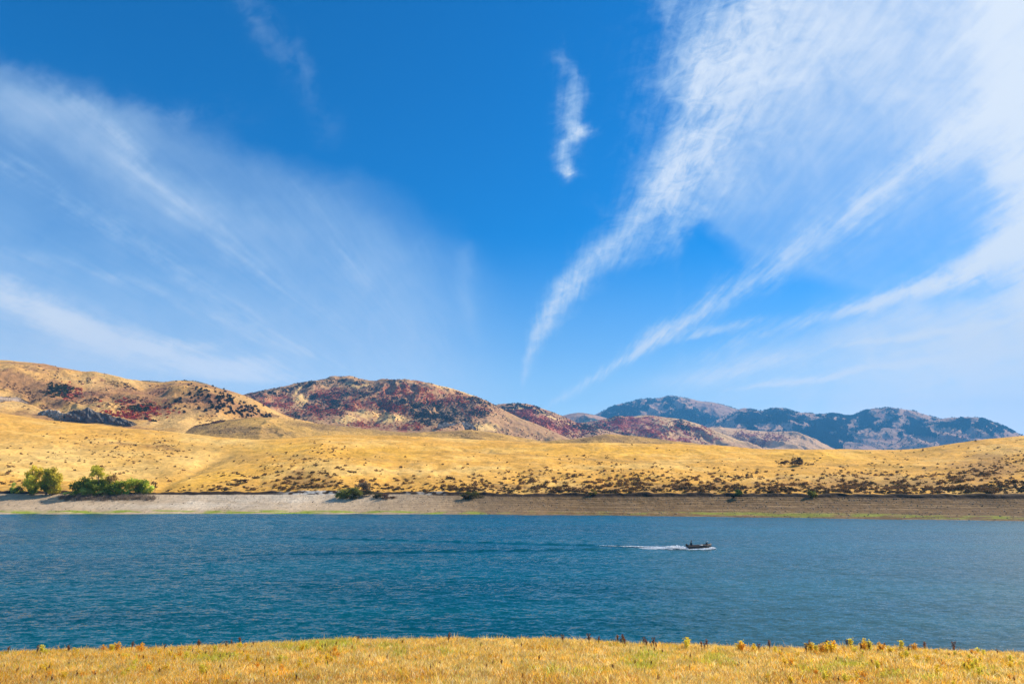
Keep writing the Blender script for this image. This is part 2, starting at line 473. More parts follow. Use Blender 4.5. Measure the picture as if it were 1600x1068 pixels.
M_gold = mat_ground('golden_hill_soil', 0.05, 0.48, 0.8, 1.2, stretch=(1, 0.6, 1), fine=11)
M_hill = mat_ground('brown_hill_soil', 0.02, 0.55, 0.9, 5.0, fine=8)
M_red = mat_ground('wooded_hill_soil', 0.012, 0.5, 0.6, 8.0)
M_mtn = mat_ground('mountain_soil', 0.0035, 0.45, 0.7, 30.0, fine=5)
M_bank = mat_ground('near_bank_soil', 0.8, 0.35, 0.5, 0.2)
M_rock = mat_ground('outcrop_rock', 0.06, 0.5, 0.9, 3.0, stretch=(1, 1, 0.3))
M_leaf = mat_leaf('leaves', 0.35, 0.45)
M_shrub = mat_leaf('shrub_twigs', 0.5, 0.2)
M_grass = mat_leaf('grass_blades', 0.0, 0.62)
M_bark = mat_plain('bark', (0.12, 0.09, 0.06), 0.9, 0, 0.35, 3)

# ------------------------------------------------------------------ far shore and golden hills
GOLD = (0.75, 0.385, 0.068)
SHORE = [(-400, 801.5), (0, 802.5), (400, 802), (700, 803), (900, 804.5), (1100, 806.5), (1300, 809.5), (1600, 813.5), (2000, 819)]
TOPB = [(-400, 767), (0, 768.5), (150, 770), (260, 770.5), (500, 770), (640, 770), (800, 773.5), (1000, 774), (1200, 774), (1400, 776), (1600, 777.5), (2000, 780)]
G_CREST = [(-500, 640), (-200, 640), (0, 646), (60, 655), (120, 662), (200, 669), (260, 674), (300, 678), (350, 684), (400, 688), (450, 685), (500, 681), (600, 681), (700, 685), (800, 690), (870, 692), (950, 692), (1050, 694), (1120, 697), (1200, 702), (1300, 702), (1400, 702.5), (1440, 700), (1480, 695), (1540, 687), (1600, 681), (1700, 672), (1900, 662), (2100, 665)]
G = Terrain([
    ('z', -6, 190),
    ('shore', SHORE, 0),
    ('relpx', [(x, y - 27 * (1 if x < 500 else 1)) for x, y in [(p[0], p[1] + 27 + 1.0) for p in TOPB]], 27),
    ('rel', [(-400, 1.0), (250, .4), (330, 0.9), (400, .5), (520, 1.0), (600, .4), (650, .7), (700, 1.0), (800, .6), (1000, 1.1), (1200, .8), (1600, 1.2), (2000, 1.5)], 1.3),
    ('px', [(-400, 735), (0, 740), (240, 757), (330, 750), (420, 742), (520, 735), (620, 745), (800, 748), (1000, 745), (1200, 750), (1400, 752), (1500, 742), (1600, 735), (2000, 730)], 330),
    ('px', [(-400, 690), (0, 695), (150, 705), (250, 712), (330, 718), (400, 712), (500, 700), (650, 708), (800, 712), (1000, 712), (1200, 717), (1400, 720), (1500, 712), (1600, 705), (2000, 695)], 430),
    ('px', G_CREST, [(-500, 620), (0, 600), (400, 560), (600, 600), (1000, 560), (1600, 520), (2000, 500)]),
    ('dz', -16, 720),
    ('dz', -60, 1000),
], [12, 60, 6, 60, 60, 60, 14, 8], -420, 2020, 1300)
slope_mask = sst(G.T, 3.0, 3.5) * (1 - sst(G.T, 5.6, 6.0) * 0.85)
G.Z += slope_mask * (fbm(G.X / 60, G.Y / 60, 5, 3) * 1.8 + fbm(G.X / 9, G.Y / 9, 4, 8) * 0.35)
# shallow gullies running down the slope, deeper on the right
gul = ridged(G.X / 38 + fbm(G.X/50, G.Y/50, 3, 2)*0.7, G.Y / 160, 4, 21)
G.Z -= slope_mask * sst(G.px, 380, 760) * np.clip(gul, 0, 1) ** 2 * 1.2
# hollow between the left slope and the middle slope
gx = 235 + (770 - G.py) * 1.9
G.Z -= np.exp(-((G.px - gx) / 16.0) ** 2) * slope_mask * 1.6 * sst(G.py, 690, 715)
G.Z += np.where((G.T > 0.6) & (G.T <= 2), np.exp(-((G.T - 1.05) / 0.25) ** 2) * fbm(G.X / 22, G.X * 0 + 5, 4, 91) * 0.45, 0)
# ragged edge of the cut bank, beach benches
beach = (G.T > 1) & (G.T <= 2.05)
G.Z += np.where(beach, np.minimum(G.T - 1, 1) * (np.sin(G.Z * 9 + fbm(G.X / 14, G.Y / 14, 3, 5) * 2) * (0.05 + 0.09 * sst(G.px, 500, 800)) + fbm(G.X / 5, G.Y / 5, 4, 12) * 0.12), 0)
G.Z += np.exp(-((G.T - 3.0) / 0.25) ** 2) * fbm(G.X / 7, G.X * 0 + 3, 5, 19) * 0.55
G.Y += np.exp(-((G.T - 2.5) / 0.8) ** 2) * fbm(G.X / 12, G.X * 0 + 8, 5, 29) * 1.2
G.finish()
c = base_col(G.X.shape, GOLD)
nA = fbm(G.X / 70, G.Y / 45, 5, 40); nB = fbm(G.X / 12, G.Y / 10, 5, 41); nC = fbm(G.X / 3.0, G.Y / 2.5, 4, 42)
c = lerp(c, (0.82, 0.51, 0.15), sst(nA + 0.3 * nB, 0.05, 0.6) * 0.6)
c = lerp(c, (0.56, 0.30, 0.065), sst(-nA + 0.3 * nB, 0.0, 0.6) * 0.6)
pale = gm(G.px, G.py, [(60, 715, 150, 25), (300, 715, 60, 22, -.1), (180, 735, 120, 16), (650, 735, 120, 8), (350, 690, 80, 6, .1)], 14, 3)
c = lerp(c, (0.80, 0.52, 0.17), pale * 0.7)
rich = gm(G.px, G.py, [(1000, 703, 220, 8), (1280, 713, 110, 9), (330, 748, 70, 12, -.2), (600, 705, 90, 9), (450, 700, 60, 8)], 10, 4)
c = lerp(c, (0.80, 0.42, 0.05), rich * 0.8)
brown = gm(G.px, G.py, [(1540, 735, 90, 35, -.1), (1350, 755, 200, 16), (1060, 762, 260, 10), (470, 752, 70, 16), (1600, 770, 80, 20), (820, 768, 140, 6), (250, 700, 30, 6), (200, 695, 60, 6)], 18, 6)
c = lerp(c, (0.34, 0.175, 0.055), sst(brown + nC * 0.4 + nB * 0.4, 0.3, 1.0) * 0.8)
c = c * np.clip(1 + 0.22 * nC + 0.16 * nB, 0.6, 1.25)[..., None]
c = lerp(c, (0.52, 0.32, 0.11), sst(fbm(G.X / 22, G.Y / 6, 4, 46) + 0.4 * nC, 0.35, 0.75) * 0.5)
# faint tracks along the contour
trk = np.exp(-((G.py - (707 + 0.00003 * (G.px - 760) ** 2 + 0.055 * (G.px - 760))) / 0.9) ** 2) * sst(G.px, 700, 760) * (1 - sst(G.px, 1000, 1100))
trk = np.maximum(trk, np.exp(-((G.py - (719 + 0.02 * (G.px - 950))) / 0.8) ** 2) * sst(G.px, 900, 950) * (1 - sst(G.px, 1500, 1590)) * 0.6)
c = lerp(c, (0.36, 0.21, 0.07), trk * 0.6)
# cut bank: shade on its face painted in as dark colour, chalky on the left
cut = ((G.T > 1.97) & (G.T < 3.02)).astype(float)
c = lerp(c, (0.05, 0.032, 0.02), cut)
chalk = cut * (sst(G.px, 420, 470) * (1 - sst(G.px, 525, 540)) + 0.6 * sst(G.px, 630, 640) * (1 - sst(G.px, 690, 700))) * sst(nC, -0.2, 0.2)
c = lerp(c, (0.62, 0.54, 0.45), np.clip(chalk, 0, 1) * 0.8)
# beach: pale silt left, brown banded silt right, a strip of green at the water
bt = np.clip(G.T - 1, 0, 1)
lines = fbm(G.X / 60, G.Z * 5.0, 4, 70)
bc = lerp(base_col(G.X.shape, (0.50, 0.355, 0.22)), (0.17, 0.10, 0.042), sst(G.px, 500, 900))
bc = lerp(bc, (0.66, 0.54, 0.40), gm(G.px, G.py, [(420, 777, 150, 9), (300, 790, 160, 6)], 8, 7) * 0.8)
bc = lerp(bc, (0.16, 0.10, 0.055), sst(lines + nC * 0.3, 0.05, 0.45) * (0.1 + 0.65 * sst(G.px, 560, 900)))
bc = lerp(bc, (0.34, 0.22, 0.11), sst(-lines + nC * 0.3, 0.15, 0.5) * (0.25 + 0.4 * sst(G.px, 560, 900)))
gw = np.interp(G.px, [0, 180, 230, 420, 560, 700, 760, 900, 1060, 1150, 1330, 1420, 1600], [1, 1, .55, 1.1, 1, .8, .15, .25, .5, 1.2, 1.25, .9, 1.0])
gh = np.interp(G.px, [0, 500, 700, 900, 1250, 1600], [.26, .28, .22, .34, .36, .30])
gn = fbm(G.X / 9, G.Y / 3.0, 4, 77)
grn = (1 - sst(bt, gh * 0.6, gh)) * np.clip(gw + gn * 1.6 - 0.3, 0, 1)
bare_edge = sst(bt, 0.01 + 0.05 * sst(G.px, 650, 900), 0.03 + 0.07 * sst(G.px, 650, 900))
bc = lerp(bc, (0.24, 0.30, 0.03), np.clip(grn, 0, 1) * bare_edge * (0.95 - 0.35 * sst(G.px, 700, 1000)))
c = np.where(((G.T <= 1.97))[..., None], bc, c)
c = np.where((G.T < 0.99)[..., None], np.array((0.10, 0.09, 0.04)), c)
obj('golden_hills', G.mesh('golden_hills', c), M_gold, kind='structure')

# ------------------------------------------------------------------ hills behind
def hill(name, crest, depth, base, base_d, x0, x1, mat, colour, nx=700, rows=(60, 90, 12), amp=0.05, sc=0.16, seed=0, back=0.5, mid=None, mid_d=None):
    cv = [('px', base, base_d)]
    rw = [rows[0]]
    if mid: cv.append(('px', mid, mid_d)); rw = [rows[0], rows[1]]
    else: rw = [rows[0] + rows[1]]
    cv += [('px', crest, depth)]
    dm = depth if not isinstance(depth, list) else float(max([p[1] for p in depth]))
    cv += [('dz', -0.04 * dm * back, dm * 1.07), ('z', -10, dm * 1.16)]
    T = Terrain(cv, rw + [rows[2], 6], x0, x1, nx)
    ct = len(rw)
    S = dm * sc
    face = sst(T.T, 0.0, 0.4) * (1 - sst(T.T, ct - 0.5, ct - 0.02))
    wx = fbm(T.X / S, T.Y / S, 3, seed + 50) * 0.5
    r = ridged(T.X / S + wx, T.Y / (S * 2.2), 5, seed, 0.4)
    T.Z += face * dm * amp * (r - 0.5) * 0.52
    T.Z += face * dm * amp * 0.04 * fbm(T.X / S * 8, T.Y / S * 8, 5, seed + 9)
    T.Z += dm * amp * 0.012 * fbm(T.X / S * 4, T.Y / S * 4, 4, seed + 19) * sst(T.T, 0, 1)
    T.ct = ct
    T.finish()
    obj(name, T.mesh(name, colour(T)), mat, kind='structure')
    return T

TAN = (0.46, 0.29, 0.115)
def col_knoll(T):
    c = base_col(T.X.shape, (0.60, 0.34, 0.085))
    n = fbm(T.X / 60, T.Y / 60, 6, 3); n2 = fbm(T.X / 14, T.Y / 14, 5, 5)
    c = lerp(c, (0.33, 0.20, 0.075), sst(n + n2 * 0.5, 0.0, 0.7) * 0.7)
    br = gm(T.px, T.py, [(360, 672, 60, 10, .05), (320, 668, 40, 5, -.15), (500, 665, 60, 5, .1), (720, 678, 45, 7), (950, 686, 90, 7)], 10, 8)
    c = lerp(c, (0.27, 0.165, 0.075), br * 0.8)
    ln = np.exp(-((T.py - (671 - 0.16 * (T.px - 255))) / 1.8) ** 2) * sst(T.px, 250, 262) * (1 - sst(T.px, 345, 352))
    c = lerp(c, (0.09, 0.055, 0.02), ln * 0.9)
    return c
KN = hill('near_knolls', [(100, 700), (200, 690), (250, 680), (300, 667), (350, 657), (400, 652), (440, 654), (480, 660), (540, 667), (600, 673), (640, 676), (700, 674), (735, 671.5), (780, 677), (820, 686), (850, 690), (900, 686), (950, 678), (1000, 682), (1060, 690), (1100, 695), (1180, 704), (1300, 712)], 900,
    [(100, 712), (400, 700), (700, 700), (1300, 725)], 690, 100, 1300, M_hill, col_knoll, nx=800, rows=(30, 60, 10), amp=0.02, sc=0.12, seed=4)

def col_brown(T):
    c = base_col(T.X.shape, (0.66, 0.36, 0.10))
    n = fbm(T.X / 120, T.Y / 120, 6, 13); n2 = fbm(T.X / 25, T.Y / 25, 5, 15)
    c = lerp(c, (0.33, 0.16, 0.07), sst(n + n2 * 0.5, -0.25, 0.4) * 0.75)
    c = lerp(c, (0.74, 0.46, 0.16), sst(-n + n2 * 0.6, 0.1, 0.6) * 0.6)
    br = gm(T.px, T.py, [(150, 615, 70, 14, .1), (230, 620, 60, 14), (250, 645, 60, 8), (330, 630, 50, 20)], 14, 18)
    c = lerp(c, (0.30, 0.13, 0.065), br * 0.75)
    rd = gm(T.px, T.py, [(205, 648, 34, 7, .05), (235, 640, 26, 5, -.1), (110, 615, 22, 9), (195, 628, 18, 4), (150, 593, 22, 2.0, -.1), (245, 629, 40, 2.5, -.1), (210, 655, 30, 5)], 12, 28, 20)
    c = lerp(c, (0.34, 0.12, 0.06), sst(rd + n2 * 0.6, 0.35, 0.9) * 0.75)
    return c
BROWN = [(-500, 590), (-200, 575), (-60, 570), (0, 567), (30, 569), (60, 571), (90, 577), (110, 582), (130, 586), (145, 584), (165, 588), (200, 596), (225, 601), (250, 603), (275, 598), (300, 600), (330, 606), (360, 614), (390, 624), (420, 640), (450, 652), (480, 661), (530, 673), (600, 690), (700, 710)]
LB = hill('brown_hill', BROWN, 1300, [(-500, 665), (0, 665), (120, 680), (300, 695), (700, 720)], 780, -500, 700, M_hill, col_brown, nx=900, rows=(60, 110, 10), amp=0.046, sc=0.15, seed=33)
def col_dark(T):
    c = base_col(T.X.shape, (0.36, 0.26, 0.13))
    n = fbm(T.X / 50, T.Y / 50, 6, 113)
    return lerp(c, (0.06, 0.06, 0.03), sst(n, -0.2, 0.3) * 0.8)
LR_ = hill('rear_ridge', [(60, 640), (150, 606), (200, 599), (222, 596), (240, 596.5), (258, 599), (275, 596), (300, 596), (320, 600), (345, 608), (380, 619), (420, 640), (460, 660)], 2000,
    [(60, 665), (460, 690)], 1450, 60, 460, M_hill, col_dark, nx=300, rows=(20, 50, 8), amp=0.02, seed=41)

# wooded autumn hills
A_RED = [(440, 627, 48, 11, -.05), (400, 622, 30, 8), (500, 640, 50, 14), (520, 615, 50, 9), (620, 615, 60, 12), (660, 605, 50, 6), (590, 666, 60, 5, .06), (640, 668, 50, 5), (690, 625, 60, 9), (560, 630, 50, 12), (610, 640, 40, 10), (740, 640, 26, 10)]
A_DARK = [(480, 602, 60, 5, -.15), (540, 600, 40, 6), (560, 612, 36, 9), (515, 632, 40, 14), (680, 650, 60, 14, .1), (725, 645, 36, 16), (735, 662, 24, 7), (700, 635, 60, 10), (470, 650, 40, 4), (640, 635, 40, 10), (410, 616, 40, 4), (660, 600, 70, 2.5, .05), (740, 625, 40, 4, .25)]
A_GOLD = [(468, 625, 14, 10), (462, 613, 10, 5, -1), (540, 655, 24, 8), (590, 648, 50, 6, .08), (610, 655, 36, 5), (740, 615, 40, 4, .22), (700, 605, 40, 3, .15), (560, 602, 30, 3), (760, 668, 24, 8, .1)]
def col_redA(T):
    c = base_col(T.X.shape, (0.46, 0.25, 0.11))
    n = fbm(T.X / 90, T.Y / 90, 6, 23); n2 = fbm(T.X / 22, T.Y / 22, 5, 25)
    c = lerp(c, (0.56, 0.35, 0.13), np.clip(sst(n2 - n * 0.5, 0.15, 0.55) * 0.7, 0, 1))
    c = lerp(c, (0.36, 0.09, 0.05), sst(gm(T.px, T.py, A_RED, 12, 1, 22) + n2 * 0.9, 0.4, 1.0) * 0.75)
    c = lerp(c, (0.10, 0.075, 0.05), sst(gm(T.px, T.py, A_DARK, 12, 2, 22) + n2 * 0.6, 0.5, 0.95) * 0.8)
    c = lerp(c, (0.74, 0.46, 0.16), sst(gm(T.px, T.py, A_GOLD, 6, 3, 22) + n2 * 0.25, 0.4, 0.7))
    return c
RA = hill('maple_hill', [(300, 650), (385, 618), (400, 616), (430, 611), (450, 606), (470, 601), (500, 596), (525, 593.5), (545, 593), (560, 596), (580, 599), (610, 598.5), (630, 597), (650, 598), (670, 601), (700, 607), (725, 615), (745, 622), (760, 629), (775, 637), (800, 650), (860, 672), (900, 690)], [(300, 2300), (540, 2500), (640, 2300), (900, 2100)],
    [(300, 690), (600, 693), (900, 705)], 1500, 300, 900, M_red, col_redA, nx=900, rows=(60, 120, 10), amp=0.062, sc=0.13, seed=61)
B_RED = [(850, 660, 44, 13, .25), (820, 648, 26, 10), (880, 672, 40, 8), (830, 675, 40, 6), (900, 668, 26, 6)]
B_DARK = [(785, 640, 22, 7), (800, 633, 30, 3), (840, 640, 30, 3, .3), (925, 668, 26, 7), (800, 662, 20, 7)]
def col_redB(T):
    c = base_col(T.X.shape, (0.46, 0.24, 0.11))
    n2 = fbm(T.X / 24, T.Y / 24, 5, 26)
    c = lerp(c, (0.58, 0.37, 0.15), sst(n2, 0.15, 0.5) * 0.7)
    c = lerp(c, (0.36, 0.07, 0.04), sst(gm(T.px, T.py, B_RED, 12, 1, 22) + n2 * 0.5, 0.35, 0.8) * 0.85)
    c = lerp(c, (0.05, 0.05, 0.04), sst(gm(T.px, T.py, B_DARK, 10, 2, 22) + n2 * 0.4, 0.5, 0.9) * 0.8)
    c = lerp(c, (0.76, 0.48, 0.18), sst(gm(T.px, T.py, [(785, 668, 26, 7, .25), (870, 655, 22, 3, .4), (845, 645, 14, 3, .5), (815, 637, 10, 4)], 6, 3, 22), 0.4, 0.7))
    return c
RB = hill('maple_hill_beyond', [(700, 660), (760, 637), (775, 633), (795, 631), (815, 630.5), (830, 633), (850, 640), (870, 647), (890, 655), (905, 663), (930, 667), (960, 676), (1010, 690), (1060, 705)], 2850,
    [(700, 700), (1060, 712)], 2050, 700, 1060, M_red, col_redB, nx=560, rows=(50, 100, 10), amp=0.045, sc=0.12, seed=71)
def col_redC(T):
    c = base_col(T.X.shape, (0.52, 0.30, 0.14))
    n2 = fbm(T.X / 28, T.Y / 28, 5, 27)
    c = lerp(c, (0.36, 0.08, 0.055), sst(gm(T.px, T.py, [(970, 664, 50, 10), (1010, 672, 40, 12), (1055, 688, 34, 6), (1062, 668, 16, 10, .5), (1110, 685, 40, 3, .1), (940, 672, 30, 8), (1000, 655, 40, 6), (1090, 672, 22, 5)], 12, 1, 22) + n2 * 0.5, 0.35, 0.85) * 0.85)
    c = lerp(c, (0.05, 0.05, 0.045), sst(gm(T.px, T.py, [(915, 668, 30, 8), (960, 655, 20, 4), (950, 675, 26, 4), (1070, 668, 18, 6, .6)], 10, 2, 22) + n2 * 0.4, 0.5, 0.9) * 0.8)
    c = lerp(c, (0.64, 0.40, 0.17), sst(gm(T.px, T.py, [(1005, 650, 18, 3), (1045, 655, 26, 3), (1045, 672, 12, 14, -.8), (1100, 668, 30, 5, .35), (1140, 685, 30, 6, .35)], 6, 3, 22) + n2 * 0.2, 0.4, 0.7) * 0.9)
    return c
RC = hill('autumn_hill', [(840, 690), (880, 672), (900, 662), (930, 659), (955, 655), (965, 650), (985, 652.5), (998, 650), (1010, 649), (1025, 651), (1045, 653.5), (1065, 656), (1085, 662), (1110, 670), (1140, 682), (1180, 697), (1230, 715)], 3500,
    [(840, 705), (1230, 720)], 2600, 840, 1230, M_red, col_redC, nx=560, rows=(40, 90, 10), amp=0.045, sc=0.10, seed=81)
def col_redD(T):
    c = base_col(T.X.shape, (0.60, 0.36, 0.18))
    n2 = fbm(T.X / 28, T.Y / 28, 5, 28)
    c = lerp(c, (0.22, 0.045, 0.05), sst(gm(T.px, T.py, [(1165, 682, 24, 8), (1210, 684, 20, 8), (1180, 692, 30, 4)], 12, 1, 22) + n2 * 0.6, 0.5, 0.95) * 0.75)
    return c
RD = hill('tan_spur', [(1060, 680), (1105, 668), (1130, 668), (1150, 670), (1185, 674), (1215, 675), (1240, 674), (1260, 680), (1280, 690), (1297, 699), (1330, 712)], 4000,
    [(1060, 705), (1330, 722)], 3100, 1060, 1330, M_red, col_redD, nx=420, rows=(30, 70, 10), amp=0.04, sc=0.09, seed=91)

# mountains
FOREST = (0.014, 0.050, 0.048)
def col_mtn(seed, forest, bare, bias=0.0):
    def f(T):
        c = base_col(T.X.shape, (0.46, 0.27, 0.17))
        n = fbm(T.X / 500, T.Y / 500, 6, seed); n2 = fbm(T.X / 90, T.Y / 90, 5, seed + 3)
        c = lerp(c, (0.34, 0.15, 0.12), sst(n2, 0.1, 0.5) * 0.5)
        fm = gm(T.px, T.py, forest, 16, seed, 26) - gm(T.px, T.py, bare, 12, seed + 4, 26)
        return lerp(c, FOREST, sst(fm + n * 0.5 + n2 * 0.45 + bias, 0.25, 0.5) * 0.95)
    return f
MS = hill('gray_hill', [(820, 680), (870, 652), (885, 648.5), (897, 645.5), (910, 645.5), (925, 648), (940, 652), (990, 668), (1030, 685)], 5200, [(820, 700), (1030, 705)], 4000, 820, 1030, M_mtn,
    col_mtn(200, [(900, 646, 14, 1.5), (915, 662, 50, 6)], [(900, 652, 40, 3)], -0.2), nx=300, rows=(20, 60, 8), amp=0.04, sc=0.1, seed=201)
M1 = hill('far_mountain', [(860, 690), (900, 668), (925, 650), (945, 641), (962, 634), (980, 630), (1000, 625), (1012, 623.5), (1025, 624.5), (1032, 623), (1042, 620), (1052, 619.5), (1062, 621), (1075, 622.5), (1090, 627), (1112, 629.5), (1128, 633), (1145, 638), (1165, 645), (1200, 655), (1260, 672), (1330, 695)], 7400,
    [(860, 700), (1330, 712)], 5600, 860, 1330, M_mtn,
    col_mtn(210, [(950, 648, 34, 9, -.3), (1005, 627, 40, 3), (1000, 637, 22, 7), (1045, 635, 22, 11), (1075, 645, 22, 8), (1095, 650, 26, 5), (1120, 655, 26, 6), (1060, 655, 30, 7), (975, 650, 30, 5), (1100, 660, 80, 4)], [(1115, 638, 34, 8, .25), (1020, 644, 22, 6), (1130, 650, 16, 8)], -0.02), nx=800, rows=(40, 120, 8), amp=0.042, sc=0.075, seed=211)
M2 = hill('forested_range', [(1040, 700), (1090, 672), (1110, 662), (1130, 652), (1150, 643), (1158, 637.5), (1168, 639), (1190, 643), (1205, 640), (1215, 637.5), (1232, 640), (1245, 645), (1262, 646), (1275, 649), (1290, 648), (1305, 647), (1318, 650), (1330, 652), (1345, 645), (1360, 640), (1375, 638.5), (1395, 638), (1410, 640), (1430, 643.5), (1450, 650), (1470, 655), (1500, 670), (1550, 690), (1600, 705)], 6400,
    [(1040, 715), (1600, 720)], 4700, 1040, 1600, M_mtn,
    col_mtn(220, [(1200, 655, 80, 14), (1280, 665, 70, 20), (1350, 655, 60, 14), (1420, 670, 60, 16), (1240, 680, 60, 12)], [(1362, 684, 26, 12), (1395, 674, 14, 18), (1200, 668, 20, 6), (1235, 648, 16, 3), (1430, 648, 22, 4, .25), (1470, 690, 16, 8), (1150, 668, 16, 8), (1300, 676, 8, 5), (1260, 660, 10, 10, 0, .6), (1330, 672, 10, 8, 0, .6)], 0.0), nx=900, rows=(50, 130, 8), amp=0.042, sc=0.075, seed=221)
M3 = hill('right_mountain', [(1380, 700), (1430, 672), (1460, 657), (1475, 654.5), (1495, 653), (1510, 652), (1530, 653), (1548, 658), (1570, 667), (1590, 677), (1620, 690), (1680, 705), (1900, 705)], 5800,
    [(1380, 712), (1900, 720)], 4300, 1380, 1900, M_mtn,
    col_mtn(230, [(1520, 662, 40, 8), (1490, 668, 30, 8), (1560, 672, 30, 6), (1450, 675, 22, 8)], [(1480, 676, 40, 3, .1), (1440, 688, 16, 6)], -0.08), nx=500, rows=(40, 90, 8), amp=0.04, sc=0.06, seed=231)

# ------------------------------------------------------------------ lake
def depth_at(y):                               # distance of the water plane along photo row y
    b = (534 - y) / FP
    return -CH / ((ST + b * CT) / (CT - b * ST))
def water_at(x, y, z=0.0):
    b = (534 - y) / FP; a = (x - 800) / FP
    Y = (z - CH) / ((ST + b * CT) / (CT - b * ST))
    return a * (Y * CT + (z - CH) * ST), Y, z
def at_depth(x, y, Y):
    b = (534 - y) / FP; a = (x - 800) / FP
    z = Y * (ST + b * CT) / (CT - b * ST)
    return a * (Y * CT + z * ST), Y, z + CH
wrows = depth_at(np.linspace(1100, 806, 460))
wrows = np.concatenate([wrows, wrows[-1] + np.array([5, 10, 16, 24, 40, 90])])
wcols = np.concatenate([np.linspace(-9, -1.1, 12), np.linspace(-0.95, 0.95, 1250), np.linspace(1.1, 9, 12)])
WY = np.repeat(wrows[:, None], len(wcols), 1); WX = WY * wcols[None, :] * 0.98
fade = 1 - sst(WY, 85, 190)
WZ = (fbm(WX / 5.0 + 0.25 * WY / 5, WY / 2.4, 4, 301) * 0.042 + fbm(WX / 1.7, WY / 0.95 + 0.3 * WX, 3, 305) * 0.035) * fade
# the boat's wake: two low ridges opening astern
bx0, by0, _ = water_at(1074, 856)
for (xe, ye) in ((480, 840), (470, 865)):
    ex, ey, _ = water_at(xe, ye)
    tt = (bx0 - WX) / (bx0 - ex)
    yl = by0 + (ey - by0) * tt
    dd = WY - yl + fbm(WX / 7, WY * 0, 2, 9) * 0.4
    WZ += np.where((tt > 0) & (tt < 1.3), 0.42 * np.exp(-(dd / 0.75) ** 2) * (1 - sst(tt, 0.8, 1.3)) * (0.75 + 0.25 * np.sin(WX * 0.9)) * sst(tt, 0.03, 0.2), 0)
r_, c_ = WX.shape
ii = np.arange(r_ * c_).reshape(r_, c_)
wf = np.stack([ii[:-1, :-1], ii[:-1, 1:], ii[1:, 1:], ii[1:, :-1]], -1).reshape(-1, 4)
M_water = bpy.data.materials.new('lake_water'); M_water.use_nodes = True
t = NT(M_water.node_tree); bs = t.n['Principled BSDF']
bs.inputs['Roughness'].default_value = 0.18; bs.inputs['IOR'].default_value = 1.40
g = t.node('ShaderNodeNewGeometry')
sp = t.node('ShaderNodeSeparateXYZ'); t.l.new(g.outputs['Position'], sp.inputs[0])
big = t.noise(t.xyz(t.m('MULTIPLY', sp.outputs[0], 0.3), sp.outputs[1]), 0.06, 3, 0.5)
t.l.new(t.mix(t.step(big, 0.35, 0.65), (0.001, 0.064, 0.084, 1), (0.002, 0.086, 0.110, 1)), bs.inputs['Base Color'])
def wv(sx, sy, sc, rot, det=3):
    mp = t.node('ShaderNodeMapping'); mp.inputs['Scale'].default_value = (sx, sy, 1); mp.inputs['Rotation'].default_value = (0, 0, rot)
    t.l.new(g.outputs['Position'], mp.inputs[0])
    nn = t.node('ShaderNodeTexNoise'); nn.inputs['Scale'].default_value = sc; nn.inputs['Detail'].default_value = det
    nn.inputs['Roughness'].default_value = 0.6; nn.inputs['Distortion'].default_value = 0.5
    t.l.new(mp.outputs[0], nn.inputs['Vector'])
    v = t.node('ShaderNodeVectorMath', operation='SUBTRACT'); t.l.new(nn.outputs['Color'], v.inputs[0]); v.inputs[1].default_value = (0.5, 0.5, 0.5)
    return v.outputs[0]
def vadd(a, b, op='ADD'):
    v = t.node('ShaderNodeVectorMath', operation=op); t.put(v.inputs[0], a); t.put(v.inputs[1], b); return v.outputs[0]
# wave facets given as slopes, so that distant unresolved waves still tilt the mirror
gust = t.step(t.noise(t.xyz(t.m('MULTIPLY', sp.outputs[0], 0.25), sp.outputs[1]), 0.05, 4, 0.6), 0.3, 0.7, 0.8, 1.2)
slope = vadd(vadd(vadd(wv(0.50, 1.0, 0.42, 0.10, 2), (0.10, 0.26, 0), 'MULTIPLY'), vadd(wv(0.50, 1.0, 1.5, -0.12, 4), (0.40, 0.98, 0), 'MULTIPLY')), vadd(wv(0.6, 1.0, 5.0, 0.2, 2), (0.45, 0.90, 0), 'MULTIPLY'))
sc_ = t.node('ShaderNodeVectorMath', operation='SCALE'); t.l.new(slope, sc_.inputs[0]); t.l.new(gust, sc_.inputs['Scale'])
nrm = t.node('ShaderNodeVectorMath', operation='NORMALIZE'); t.l.new(vadd(vadd(g.outputs['Normal'], sc_.outputs[0]), (0.03, -0.15, 0)), nrm.inputs[0])
t.l.new(nrm.outputs[0], bs.inputs['Normal'])
obj('lake_water', new_mesh('lake_water', np.stack([WX, WY, WZ], -1).reshape(-1, 3), wf, None, True), M_water, kind='structure')

# lake bed and wide land sheet reaching the horizon
n = 96
ang = np.linspace(0, 2 * math.pi, n, endpoint=False)
rad = [0, 300, 900, 3000, 6000, 8600]
vs = [(0, 0, -9)]
for r in rad[1:]: vs += [(r * math.cos(a), r * math.sin(a), -9.0) for a in ang]
fs = []
for i in range(n):
    j = (i + 1) % n
    fs.append((0, 1 + i, 1 + j, 1 + j))
tri = np.array([f[:3] for f in fs])
quads = np.array([(1 + k * n + i, 1 + (k + 1) * n + i, 1 + (k + 1) * n + (i + 1) % n, 1 + k * n + (i + 1) % n) for k in range(len(rad) - 2) for i in range(n)])
q2 = np.concatenate([quads[:, [0, 1, 2]], quads[:, [0, 2, 3]], tri])
obj('ground', new_mesh('ground', np.array(vs), q2, np.tile(np.array(TAN) * 0.8, (len(vs), 1))), M_hill, kind='structure')

